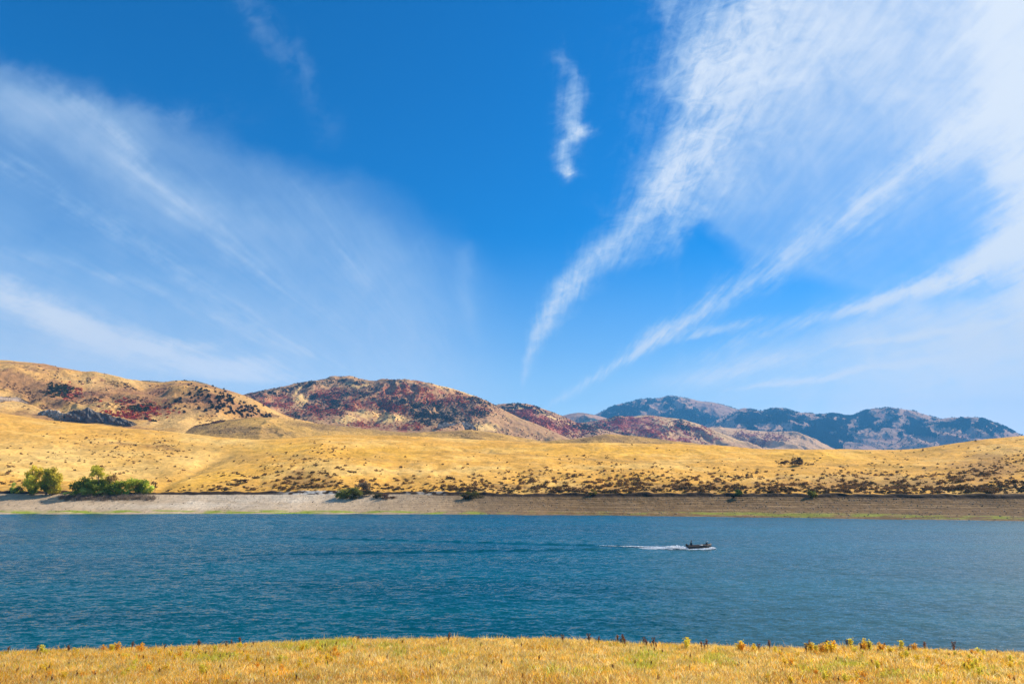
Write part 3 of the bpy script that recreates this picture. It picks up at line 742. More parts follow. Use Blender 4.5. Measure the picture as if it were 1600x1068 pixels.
# ------------------------------------------------------------------ near bank
nx, ny = 420, 260
bxs = np.linspace(-70, 70, nx)
bys = np.concatenate([np.linspace(-60, 12, 30), np.linspace(12.4, 34, 190), np.linspace(34.6, 75, 40)])
BX, BY = np.meshgrid(bxs, bys)
EDGE_Y = 26.0
EDGE = [(-600, 1030), (0, 1022), (120, 1021), (200, 1018), (300, 1013), (380, 1009), (450, 1005), (520, 1003), (700, 1003), (850, 1003), (930, 1006), (1030, 1012), (1150, 1015), (1250, 1017), (1330, 1014), (1450, 1017), (1600, 1023), (2200, 1035)]
def bank_z(X, Y):
    wv_ = EDGE_Y * CT - 6.0 * ST
    pxe = 800 + FP * X / wv_
    bb = (534 - pin(EDGE, np.ravel(pxe)).reshape(np.shape(pxe))) / FP
    ze = EDGE_Y * (ST + bb * CT) / (CT - bb * ST) + CH
    z = np.where(Y < EDGE_Y, ze + (EDGE_Y - Y) * 0.135, 0)
    z = np.where(Y < 14, ze + (EDGE_Y - 14) * 0.135 + (14 - np.maximum(Y, 0)) * 0.20, z)
    d = Y - EDGE_Y
    z = np.where(Y >= EDGE_Y, ze - 0.135 * np.minimum(d, 1.0) - sst(d, 0.4, 3) * 0.6 - np.maximum(d - 1.0, 0) * 0.42, z)
    z = np.minimum(z, 12.9)
    return np.maximum(z + fbm(X / 3.5, Y / 3.5, 4, 400) * 0.07, -7)
BZ = bank_z(BX, BY)
bpx, bpy_ = proj(BX, np.maximum(BY, 5), BZ)
bc = base_col(BX.shape, (0.58, 0.38, 0.12))
bn = fbm(BX / 1.5, BY / 1.5, 4, 410)
bc = lerp(bc, (0.28, 0.17, 0.06), sst(bn, 0, 0.5) * 0.7)
ii = np.arange(BX.size).reshape(BX.shape)
bf = np.stack([ii[:-1, :-1], ii[:-1, 1:], ii[1:, 1:], ii[1:, :-1]], -1).reshape(-1, 4)
obj('near_bank', new_mesh('near_bank', np.stack([BX, BY, BZ], -1).reshape(-1, 3), bf, bc.reshape(-1, 3), True), M_bank, kind='structure')

# grass: far too many blades to count
GREEN_P = [(510, 1008, 50, 12), (460, 1012, 40, 8), (620, 1022, 26, 8), (600, 1012, 20, 6), (700, 1018, 40, 5), (1000, 1040, 40, 12), (1120, 1030, 34, 12), (1020, 1025, 50, 8), (1280, 1045, 26, 10),
           (1400, 1055, 26, 9), (1455, 1058, 24, 8), (1330, 1040, 50, 8), (880, 1050, 60, 6), (330, 1030, 50, 8), (1540, 1050, 40, 8)]
def grass_colours(X, Y, Z, r):
    px, py = proj(X, Y, Z); n = len(X)
    straw = np.array((0.93, 0.68, 0.20)); gold = np.array((0.93, 0.55, 0.06)); pale = np.array((0.93, 0.80, 0.44))
    green = np.array((0.58, 0.60, 0.07)); rust = np.array((0.50, 0.24, 0.06))
    n1 = fbm(X / 1.6, Y / 1.2, 4, 420); n2 = fbm(X / 0.5, Y / 0.4, 3, 430); n3 = fbm(X / 5, Y / 3, 3, 431)
    left = sst(-px, -520, -250); right = sst(px, 1150, 1350)
    mix = np.clip(0.45 + n1 * 0.9 + n2 * 0.3 + (r.random(n) - 0.5) * 0.7 + 0.25 * left + 0.15 * right, 0, 1)[:, None]
    c = straw * (1 - mix) + gold * mix
    k = (r.random(n) < 0.22)[:, None]; c = np.where(k, pale, c)
    gmask = gm(px, py, GREEN_P, 10, 5, 30) + n1 * 0.35 + n3 * 0.2
    k = (r.random(n) < np.clip(gmask * 0.8 - 0.1, 0.06, 0.9))[:, None]; c = np.where(k, green, c)
    low = sst(py, 1035, 1070) * sst(n3 + n2 * 0.5, -0.1, 0.4)
    k = (r.random(n) < 0.07 + 0.28 * low)[:, None]; c = np.where(k, rust, c)
    return c * (0.72 + 0.45 * r.random(n) + 0.35 * np.clip(n2, -0.6, 0.6))[:, None]
def grass_patch(n, r):
    Y = 14.5 + (27.4 - 14.5) * r.random(n) ** 0.85
    X = (r.random(n) * 2 - 1) * (0.86 * Y + 0.5)
    Z = bank_z(X, Y)
    c = grass_colours(X, Y, Z, r)
    tall = 1 + 0.5 * fbm(X / 0.45, Y / 0.45, 3, 450) + 0.35 * np.clip(fbm(X / 2.5, Y / 2.5, 3, 455), 0, 1)
    h = (0.06 + 0.10 * r.random(n) ** 1.5 + 0.10 * (r.random(n) < 0.02)) * tall
    w = 0.0045 + 0.0045 * r.random(n)
    bunch = sst(fbm(X / 0.28, Y / 0.28, 2, 460), 0.25, 0.6); h = h * (1 + 0.15 * bunch)
    a = r.random(n) * 2 * math.pi; lean = 0.15 + 0.9 * r.random(n); la = r.random(n) * 2 * math.pi
    bxv, byv = np.cos(a) * w, np.sin(a) * w
    P = np.stack([X, Y, Z - 0.02], -1)
    side = np.stack([bxv, byv, np.zeros(n)], -1)
    ld = np.stack([np.cos(la), np.sin(la), np.zeros(n)], -1)
    mid = P + ld * (h * lean * 0.35)[:, None] + np.stack([0 * h, 0 * h, h * 0.6], -1)
    tip = P + ld * (h * lean)[:, None] + np.stack([0 * h, 0 * h, h], -1)
    V = np.stack([P - side, P + side, mid + side * 0.9, mid - side * 0.9, tip], 1)
    b = np.arange(n)[:, None] * 5
    F = np.concatenate([b + np.array([[0, 1, 2]]), b + np.array([[0, 2, 3]]), b + np.array([[3, 2, 4]])])
    return V.reshape(-1, 3), F, np.repeat(c, 5, 0)
gv, gf, gc = grass_patch(420000, np.random.default_rng(5))
obj('grass', new_mesh('grass', gv, gf, gc), M_grass, label='golden dry grass with green tufts on the near bank', cat='grass', kind='stuff')

# ------------------------------------------------------------------ plant templates
def leaf_cloud(pts, size, r, flat=0.0, size_var=0.5):
    """one small kite-shaped leaf cluster at each point -> verts, tris"""
    n = len(pts)
    d1 = r.normal(size=(n, 3)); d1 /= np.linalg.norm(d1, axis=1)[:, None]
    d2 = r.normal(size=(n, 3)); d2 -= (d2 * d1).sum(1)[:, None] * d1; d2 /= np.linalg.norm(d2, axis=1)[:, None]
    s = size * (1 - size_var / 2 + size_var * r.random(n))[:, None]
    V = np.stack([pts - d1 * s, pts + d2 * s * 0.6, pts + d1 * s, pts - d2 * s * 0.6], 1)
    b = np.arange(n)[:, None] * 4
    F = np.concatenate([b + np.array([[0, 1, 2]]), b + np.array([[0, 2, 3]])])
    return V.reshape(-1, 3), F
def tube(pts, rads, sides=6):
    pts = [Vector(p) for p in pts]; V = []; F = []
    for i, p in enumerate(pts):
        d = (pts[min(i + 1, len(pts) - 1)] - pts[max(i - 1, 0)]).normalized()
        u = d.cross(Vector((0.3, 1, 0.1))).normalized(); v = d.cross(u)
        for k in range(sides):
            a = 2 * math.pi * k / sides
            V.append(tuple(p + (u * math.cos(a) + v * math.sin(a)) * rads[i]))
    for i in range(len(pts) - 1):
        for k in range(sides):
            a, b = i * sides + k, i * sides + (k + 1) % sides
            F += [(a, b, b + sides), (a, b + sides, a + sides)]
    m = len(V); V.append(tuple(pts[-1]))
    for k in range(sides): F.append((m - sides + k, m - sides + (k + 1) % sides, m))
    return np.array(V), np.array(F)
def join(parts):
    V = []; F = []; o = 0
    for v, f in parts:
        V.append(v); F.append(np.asarray(f) + o); o += len(v)
    return np.concatenate(V), np.concatenate(F)
def dome_points(n, r, rx=1, rz=1, hollow=0.5):
    d = r.normal(size=(n, 3)); d /= np.linalg.norm(d, axis=1)[:, None]; d[:, 2] = np.abs(d[:, 2])
    rr = (hollow + (1 - hollow) * r.random(n)) * (0.85 + 0.3 * gnoise(d[:, 0] * 2 + 5, d[:, 1] * 2 + d[:, 2], int(r.integers(99))))
    return d * rr[:, None] * np.array([rx, rx, rz])
def merge(tmpls, pos, sx, sz, colr, r, jit=0.25, rot=True):
    """many copies of small templates in one mesh"""
    which = r.integers(len(tmpls), size=len(pos)); V = []; F = []; C = []; o = 0
    for k, (tv, tf) in enumerate(tmpls):
        m = which == k; n = int(m.sum())
        if not n: continue
        a = r.random(n) * 2 * math.pi if rot else np.zeros(n)
        ca, sa = np.cos(a)[:, None], np.sin(a)[:, None]
        x = (tv[None, :, 0] * ca - tv[None, :, 1] * sa) * sx[m][:, None]
        y = (tv[None, :, 0] * sa + tv[None, :, 1] * ca) * sx[m][:, None]
        z = tv[None, :, 2] * sz[m][:, None] + 0 * x
        P = np.stack([x, y, z], -1) + pos[m][:, None, :]
        V.append(P.reshape(-1, 3))
        F.append((np.arange(n)[:, None, None] * len(tv) + tf[None] + o).reshape(-1, 3)); o += n * len(tv)
        cc = colr[m][:, None, :] * (1 - jit / 2 + jit * r.random((n, len(tv), 1)))
        C.append(cc.reshape(-1, 3))
    return np.concatenate(V), np.concatenate(F), np.concatenate(C)
R1 = np.random.default_rng(77)
SAGE_T = [leaf_cloud(dome_points(46, R1, 1, 0.95, 0.3), 0.26, R1) for _ in range(4)]
SAGE_D = [leaf_cloud(dome_points(150, R1, 1, 0.95, 0.25), 0.16, R1) for _ in range(4)]
TREE_T = [leaf_cloud(dome_points(30, R1, 1, 1.25, 0.35), 0.42, R1) for _ in range(4)]
def cone_t(r, n=26):
    h = r.random(n) ** 0.8; a = r.random(n) * 2 * math.pi; q = (1 - h) * 0.5 * (0.6 + 0.4 * r.random(n)) + 0.04
    return leaf_cloud(np.stack([np.cos(a) * q, np.sin(a) * q, h], -1), 0.2, r)
CON_T = [cone_t(R1) for _ in range(3)]

# sagebrush on the golden slopes
on_slope = ((G.T > 3.02) & (G.T < 6.0) & (G.px > -30) & (G.px < 1640)).astype(float)
clump = sst(fbm(G.X / 12, G.Y / 10, 4, 501), -0.15, 0.5)
def sage_weight(specs, base=0.0, ws=14):
    return on_slope * (gm(G.px, G.py, specs, ws, 500, 30) * (0.15 + clump) + base)
ZONES = [
 ('left', 650, [(210, 703, 85, 20, 0, 1), (250, 694, 34, 5, 0, 2.2), (150, 690, 60, 3.5, .12, 1.5), (100, 715, 70, 18, 0, .45), (15, 725, 30, 16, 0, .5), (10, 745, 30, 12, 0, .5), (170, 730, 60, 8, 0, .6), (290, 735, 70, 3, -.5, .6)], (-40, 340),
  'small sagebrush scattered across the pale slope above the green shore trees', 'sagebrush on the left slope'),
 ('middle', 900, [(505, 703, 32, 6, -.1, 1.6), (480, 715, 80, 9, -.1, 1.0), (420, 735, 70, 9, -.1, .8), (490, 748, 80, 12, 0, 1.2), (540, 718, 34, 4, 0, .8), (580, 735, 80, 12, 0, .3), (470, 763, 130, 6, 0, 1.3), (640, 755, 60, 10, 0, .8), (730, 755, 80, 12, 0, 1), (690, 766, 120, 5, 0, 1.2), (790, 735, 60, 20, 0, .5)], (335, 800),
  'small dark sagebrush on the golden slope behind the middle of the shore', 'sagebrush on the middle slope'),
 ('right', 3300, [(860, 752, 90, 14, 0, 1), (960, 724, 80, 7, .08, .8), (1000, 748, 130, 14, 0, .9), (1000, 765, 260, 7, 0, 1.6), (1130, 748, 120, 14, 0, .7), (1240, 722, 34, 4, 0, 2.2), (1240, 722, 12, 2, 0, 6), (1300, 762, 330, 9, 0, 1.5), (1350, 745, 110, 10, 0, .8), (1380, 722, 50, 7, -.15, .6), (1520, 742, 80, 14, -.1, 1.5), (1570, 725, 60, 14, -.2, 1.2), (1500, 765, 120, 8, 0, 1.5), (1420, 705, 60, 4, -.1, .5), (1560, 700, 60, 8, -.2, .3)], (800, 1640),
  'small dark sagebrush on the golden slope above the brown right shore', 'sagebrush on the right slope')]
rs = np.random.default_rng(31)
sage_me = []
for k, (tv, tf) in enumerate(SAGE_D):
    cc = np.array((0.26, 0.14, 0.05)) * (0.6 + 0.6 * rs.random((len(tv), 1)))
    me = new_mesh('sagebrush', tv, tf, cc); me.materials.append(M_shrub); sage_me.append(me)
P_, S_, Z_ = [], [], []
for zi, (nm, cnt, specs, (xa, xb), lab, grp) in enumerate(ZONES):
    w = sage_weight(specs, 0.012) * ((G.px >= xa) & (G.px < xb))
    pos, px, py = G.scatter(w, cnt, rs)
    size = (0.25 + 1.0 * rs.random(cnt) ** 2.2) * (0.85 + 0.5 * sst(py, 715, 765))
    P_.append(pos); S_.append(size); Z_.append(np.full(cnt, zi))
P_ = np.concatenate(P_); S_ = np.concatenate(S_); Z_ = np.concatenate(Z_)
show = S_ / P_[:, 1]
order = np.argsort(-show)
for i in order[:285]:
    o = obj('sagebrush', sage_me[int(i) % 4], None, None, tuple(P_[i] - np.array((0, 0, 0.05))), ZONES[int(Z_[i])][4], 'shrub', ZONES[int(Z_[i])][5])
    o.scale = (S_[i] * 1.15, S_[i] * 1.0, S_[i] * 0.95); o.rotation_euler = (0, 0, rs.random() * 6.28)
rest = order[285:]
bcol = np.where(rs.random((len(rest), 1)) < 0.5, np.array([[0.34, 0.18, 0.06]]), np.array([[0.14, 0.09, 0.035]]))
v, f, cc = merge(SAGE_T, P_[rest] - np.array((0, 0, 0.05)), S_[rest] * 1.1, S_[rest] * 0.95, bcol, rs)
obj('sagebrush_scrub', new_mesh('sagebrush_scrub', v, f, cc), M_shrub, label='countless small brown sagebrush tufts spread over the golden far slopes', cat='scrub', kind='stuff')
# low dead grass and weeds on the cut-bank rim
w = on_slope * np.exp(-((G.T - 3.12) / 0.12) ** 2) * (G.px > 250) * (0.25 + sst(G.px, 560, 750)) * (0.3 + clump)
pos, px, py = G.scatter(w, 1500, rs)
s_ = 0.3 + 0.5 * rs.random(1500)
v, f, cc = merge(SAGE_T, pos, s_ * 1.3, s_ * 0.9, np.where(rs.random((1500, 1)) < 0.5, np.array([[0.10, 0.06, 0.03]]), np.array([[0.055, 0.045, 0.022]])), rs)
obj('rim_brush', new_mesh('rim_brush', v, f, cc), M_shrub, label='dark low brush massed along the rim of the cut bank', cat='brush', kind='stuff')

# junipers on the brown hill: individuals
rj = np.random.default_rng(41)
fr = ((LB.T > 0.2) & (LB.T <= 1.01)).astype(float)
wj = fr * (gm(LB.px, LB.py, [(345, 628, 46, 12, .3, 1.6), (395, 640, 34, 9, .4, 1.3), (318, 608, 30, 8, .2, .9), (360, 642, 30, 5, .1, 2.0), (300, 632, 40, 10, 0, .6)], 8, 43) ) * (0.3 + sst(fbm(LB.X / 25, LB.Y / 25, 3, 44), -0.2, 0.4)) 
pos, px, py = LB.scatter(wj, 255, rj)
jun_me = []
for k in range(4):
    pts = dome_points(130, rj, 1, 1.5, 0.3); tv, tf = leaf_cloud(pts, 0.24, rj)
    cc = np.array((0.034, 0.034, 0.018)) * (0.65 + 0.7 * rj.random((len(tv), 1)))
    me = new_mesh('juniper', tv, tf, cc); me.materials.append(M_shrub); jun_me.append(me)
for i in range(255):
    o = obj('juniper', jun_me[i % 4], None, None, tuple(pos[i] - np.array((0, 0, 0.3))), 'small dark juniper dotted on the right shoulder of the brown hill', 'tree', 'junipers on the brown hill')
    s = 1.7 + 1.9 * rj.random(); o.scale = (s, s, s * 1.0); o.rotation_euler = (0, 0, rj.random() * 6.28)
def wood(name, T, parts, label, mat=None, tm=None, seed=1, fmax=None, z=-0.4):
    r = np.random.default_rng(seed); PP, SX, SZ, CC = [], [], [], []
    for (n, w, s0, s1, cols, hz) in parts:
        pos, px, py = T.scatter(w, n, r)
        s = s0 + (s1 - s0) * r.random(n) ** 1.4
        PP.append(pos + np.array((0, 0, z))); SX.append(s); SZ.append(s * hz)
        cols = np.array(cols); CC.append(cols[r.integers(len(cols), size=n)] * (0.8 + 0.4 * r.random((n, 1))))
    v, f, cc = merge(tm or TREE_T, np.concatenate(PP), np.concatenate(SX), np.concatenate(SZ), np.concatenate(CC), r)
    obj(name, new_mesh(name, v, f, cc), mat or M_shrub, label=label, cat='woodland', kind='stuff')
def vis(T, lo=0.15): return ((T.T > lo) & (T.T <= T.ct + 0.01) & (T.px > -20) & (T.px < 1620)).astype(float)
MAPLE = [(0.55, 0.06, 0.035), (0.62, 0.10, 0.04), (0.42, 0.05, 0.045), (0.55, 0.20, 0.05), (0.26, 0.07, 0.05)]
DARKC = [(0.035, 0.04, 0.02), (0.06, 0.05, 0.03), (0.04, 0.055, 0.02)]
GREY = [(0.10, 0.075, 0.06), (0.13, 0.08, 0.06)]
BRUSH = [(0.16, 0.08, 0.05), (0.11, 0.06, 0.03)]
wood('brown_hill_brush', LB, [
    (560, fr * (0.25 + sst(fbm(LB.X / 18, LB.Y / 18, 3, 5), -0.1, 0.4)) * gm(LB.px, LB.py, [(205, 648, 34, 7, .05, 2), (235, 640, 26, 5, -.1, 1.5), (110, 612, 20, 8), (195, 628, 18, 4), (205, 655, 26, 4)], 10, 28, 20), 1.2, 2.6, MAPLE, 1.0),
    (260, fr * gm(LB.px, LB.py, [(92, 609, 12, 8), (215, 638, 14, 4), (222, 660, 20, 3)], 5, 28, 20), 1.6, 3.2, [(0.045, 0.05, 0.015), (0.08, 0.075, 0.02)], 1.2),
    (2400, fr * (0.12 + gm(LB.px, LB.py, [(150, 600, 80, 5, .1), (160, 625, 60, 10, .1), (250, 628, 70, 6), (60, 615, 60, 10, 0, .5), (30, 650, 50, 6), (140, 593, 24, 2)], 14, 29, 20)) * sst(fbm(LB.X/30, LB.Y/30, 3, 3), -0.1, 0.5), 0.8, 2.0, BRUSH, 0.9)],
    'crimson and brown brush in the folds of the brown hill', seed=51)
wood('knoll_brush', KN, [
    (500, vis(KN) * np.exp(-((KN.py - (671 - 0.16 * (KN.px - 255))) / 2.2) ** 2) * sst(KN.px, 250, 262) * (1 - sst(KN.px, 345, 352)), 0.7, 1.7, BRUSH, 0.9),
    (600, vis(KN) * gm(KN.px, KN.py, [(360, 668, 50, 9, .05), (320, 665, 30, 5, -.15), (500, 664, 60, 4, .1), (720, 677, 45, 6), (950, 686, 90, 6, 0, .3)], 10, 8) * ((KN.px < 790) | (KN.px > 905)) * sst(fbm(KN.X / 15, KN.Y / 15, 3, 3), -0.1, 0.4), 0.5, 1.2, BRUSH, 0.7)],
    'thin brown brush on the low knolls behind the golden slope', seed=60)
wood('rear_ridge_junipers', LR_, [(900, vis(LR_), 1.2, 2.6, DARKC, 1.0)], 'dark junipers fringing the rear ridge top', seed=52)
cl = lambda T, s, k: 0.12 + sst(fbm(T.X / s, T.Y / s, 4, k), -0.1, 0.45)
wood('maple_thicket', RA, [
    (11500, vis(RA) * gm(RA.px, RA.py, A_RED, 12, 1, 22) ** 1.3 * (1 - 0.9 * gm(RA.px, RA.py, A_GOLD, 6, 3, 22)) * cl(RA, 60, 1), 1.0, 2.5, MAPLE * 2 + [(0.55, 0.30, 0.10), (0.10, 0.10, 0.04), (0.30, 0.16, 0.07)], 0.9),
    (7500, vis(RA) * gm(RA.px, RA.py, A_DARK, 12, 2, 22) ** 1.3 * (1 - 0.9 * gm(RA.px, RA.py, A_GOLD, 6, 3, 22)) * cl(RA, 50, 2), 1.3, 3.2, DARKC + GREY, 1.1),
    (1600, vis(RA) * cl(RA, 50, 3), 1.3, 2.8, DARKC + GREY + MAPLE[2:4], 1.0)],
    'crimson maples and dark junipers covering the high middle hill', seed=53)
wood('maple_thicket_beyond', RB, [
    (3600, vis(RB) * gm(RB.px, RB.py, B_RED, 12, 1, 22) * cl(RB, 60, 4), 1.8, 4.0, MAPLE, 0.9),
    (2000, vis(RB) * gm(RB.px, RB.py, B_DARK, 12, 2, 22) * cl(RB, 60, 5), 1.8, 4.2, DARKC, 1.1),
    (700, vis(RB), 1.6, 3.0, DARKC + MAPLE[2:], 1.0)],
    'crimson maples on the pointed hill right of the high middle hill', seed=54)
wood('autumn_hill_maples', RC, [
    (3600, vis(RC) * gm(RC.px, RC.py, [(970, 664, 50, 10), (1010, 672, 40, 12), (1055, 688, 34, 6), (1062, 668, 14, 10, .5), (1090, 672, 22, 5), (940, 672, 30, 8)], 12, 1, 22) * cl(RC, 80, 6), 2.2, 4.6, MAPLE, 0.9),
    (1500, vis(RC) * gm(RC.px, RC.py, [(915, 668, 30, 8), (960, 652, 20, 3), (950, 677, 26, 4), (1070, 668, 14, 6, .6)], 10, 2, 22) * cl(RC, 80, 7), 2.2, 4.6, DARKC, 1.1)],
    'dusky red maples on the rounded hill below the far mountain', seed=55)
wood('tan_spur_maples', RD, [(900, vis(RD) * gm(RD.px, RD.py, [(1165, 682, 24, 8), (1210, 684, 20, 8), (1180, 692, 30, 4)], 12, 1, 22), 2.2, 4.6, MAPLE[2:], 0.9)],
    'faded red brush on the tan spur under the forested range', seed=56)
def forest_w(T, seed, forest, bare, bias):
    n = fbm(T.X / 500, T.Y / 500, 6, seed); n2 = fbm(T.X / 90, T.Y / 90, 5, seed + 3)
    fm = gm(T.px, T.py, forest, 16, seed, 26) - gm(T.px, T.py, bare, 12, seed + 4, 26)
    return vis(T) * (0.02 + sst(fm + n * 0.5 + n2 * 0.45 + bias, 0.25, 0.5))
FC = [(0.015, 0.038, 0.028), (0.02, 0.05, 0.035), (0.012, 0.03, 0.026)]
wood('range_forest', M2, [(26000, forest_w(M2, 220, [(1200, 655, 80, 14), (1280, 665, 70, 20), (1350, 655, 60, 14), (1420, 670, 60, 16), (1240, 680, 60, 12)], [(1362, 684, 26, 12), (1395, 674, 14, 18), (1200, 668, 20, 6), (1235, 648, 16, 3), (1430, 648, 22, 4, .25), (1470, 690, 16, 8), (1150, 668, 16, 8), (1300, 676, 8, 5), (1260, 660, 10, 10, 0, .6), (1330, 672, 10, 8, 0, .6)], 0.0), 8, 15, FC, 1.0)],
    'dark conifer forest covering the blue range on the right', tm=CON_T, seed=57, z=-1)
wood('right_mountain_forest', M3, [(7000, forest_w(M3, 230, [(1520, 662, 40, 8), (1490, 668, 30, 8), (1560, 672, 30, 6), (1450, 675, 22, 8)], [(1480, 676, 40, 3, .1), (1440, 688, 16, 6)], -0.08), 7, 13, FC, 1.0)],
    'scattered conifers on the rightmost mountain', tm=CON_T, seed=58, z=-1)
wood('far_mountain_forest', M1, [(10000, forest_w(M1, 210, [(950, 648, 34, 9, -.3), (1005, 627, 40, 3), (1000, 637, 22, 7), (1045, 635, 22, 11), (1075, 645, 22, 8), (1095, 650, 26, 5), (1120, 655, 26, 6), (1060, 655, 30, 7), (975, 650, 30, 5), (1100, 660, 80, 4)], [(1115, 638, 34, 8, .25), (1020, 644, 22, 6), (1130, 650, 16, 8)], -0.02), 8, 15, FC, 1.0)],
    'patches of conifer forest on the tall far mountain', tm=CON_T, seed=59, z=-1)

# ------------------------------------------------------------------ rock outcrops
def outcrop(T, x0, y0, x1, y1, hpx, c1, label, seed, nx=150, nz=40, group=None):
    """a broken cliff face between two photo points, standing out of the hill"""
    p0 = np.array(T.at(x0, y0)); p1 = np.array(T.at(x1, y1))
    p0 = p0 * 0.985; p1 = p1 * 0.985; p0[2] += CH * 0.015; p1[2] += CH * 0.015   # the rib of rock stands out from the slope
    D = (p0[1] + p1[1]) / 2
    ts = np.linspace(0, 1, nx); zs = np.linspace(0, 1, nz)
    Tt, Zt = np.meshgrid(ts, zs)
    H = np.interp(Tt, np.linspace(0, 1, len(hpx)), hpx) * D / FP
    X = p0[0] + (p1[0] - p0[0]) * Tt; Y = p0[1] + (p1[1] - p0[1]) * Tt; B = p0[2] + (p1[2] - p0[2]) * Tt
    H = H * (1 + 0.35 * fbm(X / 12, X * 0 + seed, 4, seed))
    prof = np.sin(np.clip(Zt, 0, 1) * math.pi) ** 0.6        # bulges towards the lake, leans back into the hill
    cr = ridged(X / (D * 0.012) + Zt * 1.6, Zt * 2.2 + X / (D * 0.03), 5, seed + 3)
    Yf = Y - prof * (2.5 + 5 * np.clip(cr, -0.3, 1)) + Zt * H * 0.7 + fbm(X / 5, Zt * 5, 4, seed + 7) * 1.6
    Zf = B - 9 + (H + 9) * np.minimum(Zt * 1.15, 1) + fbm(X / 4, Zt * 6, 3, seed + 9) * 0.8 - np.maximum(Zt - 0.87, 0) * 8
    V = np.stack([X, Yf, Zf], -1).reshape(-1, 3)
    Vb = V + np.array([0, 40.0, -9.0]); n = nx * nz
    ii = np.arange(n).reshape(nz, nx)
    F = np.stack([ii[:-1, :-1], ii[:-1, 1:], ii[1:, 1:], ii[1:, :-1]], -1).reshape(-1, 4)
    rim = list(ii[0, :]) + list(ii[1:, -1]) + list(ii[-1, -2::-1]) + list(ii[-2:0:-1, 0])
    F2 = np.array([(rim[k], rim[(k + 1) % len(rim)], rim[(k + 1) % len(rim)] + n, rim[k] + n) for k in range(len(rim))])
    F = np.concatenate([F, F[:, ::-1] + n, F2])
    cc = np.array(c1) * (0.7 + 0.6 * sst(fbm(V[:, 0] / 6, V[:, 2] / 8, 4, seed + 1), -0.4, 0.4))[:, None]
    o = obj('rock_outcrop', new_mesh('rock_outcrop', np.concatenate([V, Vb]), F, np.concatenate([cc, cc])), M_rock, label=label, cat='rock', group=group)
outcrop(LB, 102, 652, 208, 662, [10, 18, 16, 12, 9, 7, 4], (0.13, 0.115, 0.105), 'long dark craggy rock outcrop low on the brown hill, sloping down to the right', 611)
outcrop(LB, 62, 646, 102, 651, [3, 7, 8, 6, 5], (0.46, 0.36, 0.27), 'pale broken rock outcrop joining the left end of the dark crag', 613)
outcrop(LB, -14, 627, 34, 626, [8, 8, 6, 7, 3], (0.30, 0.24, 0.20), 'low grey rock outcrop at the far left edge of the brown hill', 617)
outcrop(RA, 684, 666, 744, 670, [2, 7, 6, 9, 11, 8, 3], (0.11, 0.105, 0.11), 'dark blue-grey cliff at the right foot of the maple covered hill', 619)

# ------------------------------------------------------------------ shore trees and bushes
def plant(name, label, cat, bx, by, lobes, leaf, dens, limbs=4, trunk_r=0.18, seed=0, stems=1, group=None, bare=False, Yd=None, tw_col=(0.16, 0.12, 0.09)):
    """lobes: (x, y, rx, ry, colour) in photo pixels at the plant's own depth; leaves fill each lobe in 3-D"""
    r = np.random.default_rng(seed)
    X0, Y0, Z0 = G.at(bx, by)
    if Yd: Y0 = Yd
    root = obj(name, None, None, None, (X0, Y0, Z0 - 0.1), label, cat, group)
    k = Y0 / FP; V = []; Cc = []; tips = []
    for (x, y, rx, ry, c) in lobes:
        rx *= 1.15; ry *= 1.12
        cx, cy, cz = at_depth(x, y, Y0)
        cy += r.normal() * rx * k * 0.35
        rxm, rzm = rx * k, ry * k; rym = rxm * 0.85
        nl = int(dens * 0.72 * rx * ry)
        nb = max(3, int(rx * ry / 9)); 
        # leaves gather in clumps inside the lobe
        d = r.normal(size=(nb, 3)); d /= np.linalg.norm(d, axis=1)[:, None]
        cen = d * (0.25 + 0.62 * r.random((nb, 1)) ** 0.6)
        pick = r.integers(nb, size=nl)
        pts = cen[pick] + r.normal(size=(nl, 3)) * 0.21
        pts = pts * np.array([rxm, rym, rzm]) + np.array([cx, cy, cz])
        pts[:, 2] = np.maximum(pts[:, 2], Z0 + 0.05)
        cj = 0.75 + 0.5 * r.random((nb, 1))
        Cc.append(np.array(c) * cj[pick] * (0.8 + 0.4 * r.random((nl, 1)))); V.append(pts); tips.append((cx, cy, cz, rzm))
    pts = np.concatenate(V); cc = np.concatenate(Cc)
    O = np.array([X0, Y0, Z0 - 0.1])
    tv, tf = leaf_cloud(pts - O, leaf, r)
    obj('crown' if cat == 'tree' else 'foliage', new_mesh('foliage', tv, tf, np.repeat(cc, 4, 0)), M_leaf, root)
    parts = []
    for i, (cx, cy, cz, rz) in enumerate(tips):
        sx = (r.random() - 0.5) * 0.5 * (stems > 1) + (cx - X0) * (0.5 if stems > 1 else 0.05)
        st = np.array([sx, (cy - Y0) * 0.2, 0.0]); en = np.array([cx - X0, cy - Y0, cz - O[2] + rz * 0.4])
        m1 = st + (en - st) * 0.4 + np.array([r.normal() * 0.15, 0, 0.3])
        rr = trunk_r * (0.7 + 0.5 * r.random())
        parts.append(tube([st, m1, en], [rr, rr * 0.7, rr * 0.2]))
        for q in range(limbs):
            e2 = m1 + (en - m1) * r.random() * 0.6
            e3 = e2 + np.array([r.normal() * rz * 0.5, r.normal() * rz * 0.4, rz * (0.2 + 0.5 * r.random())])
            parts.append(tube([e2, (e2 + e3) / 2 + 0.05, e3], [rr * 0.4, rr * 0.3, rr * 0.1], 5))
    tv, tf = join(parts)
    obj('trunk' if cat == 'tree' else 'stems', new_mesh('trunk', tv, tf), M_bark, root)
    return root
YG = (0.85, 0.70, 0.08); OG = (0.72, 0.64, 0.07); DG = (0.26, 0.31, 0.04); MG = (0.50, 0.53, 0.06); LG = (0.66, 0.70, 0.16); BR = (0.50, 0.32, 0.10)
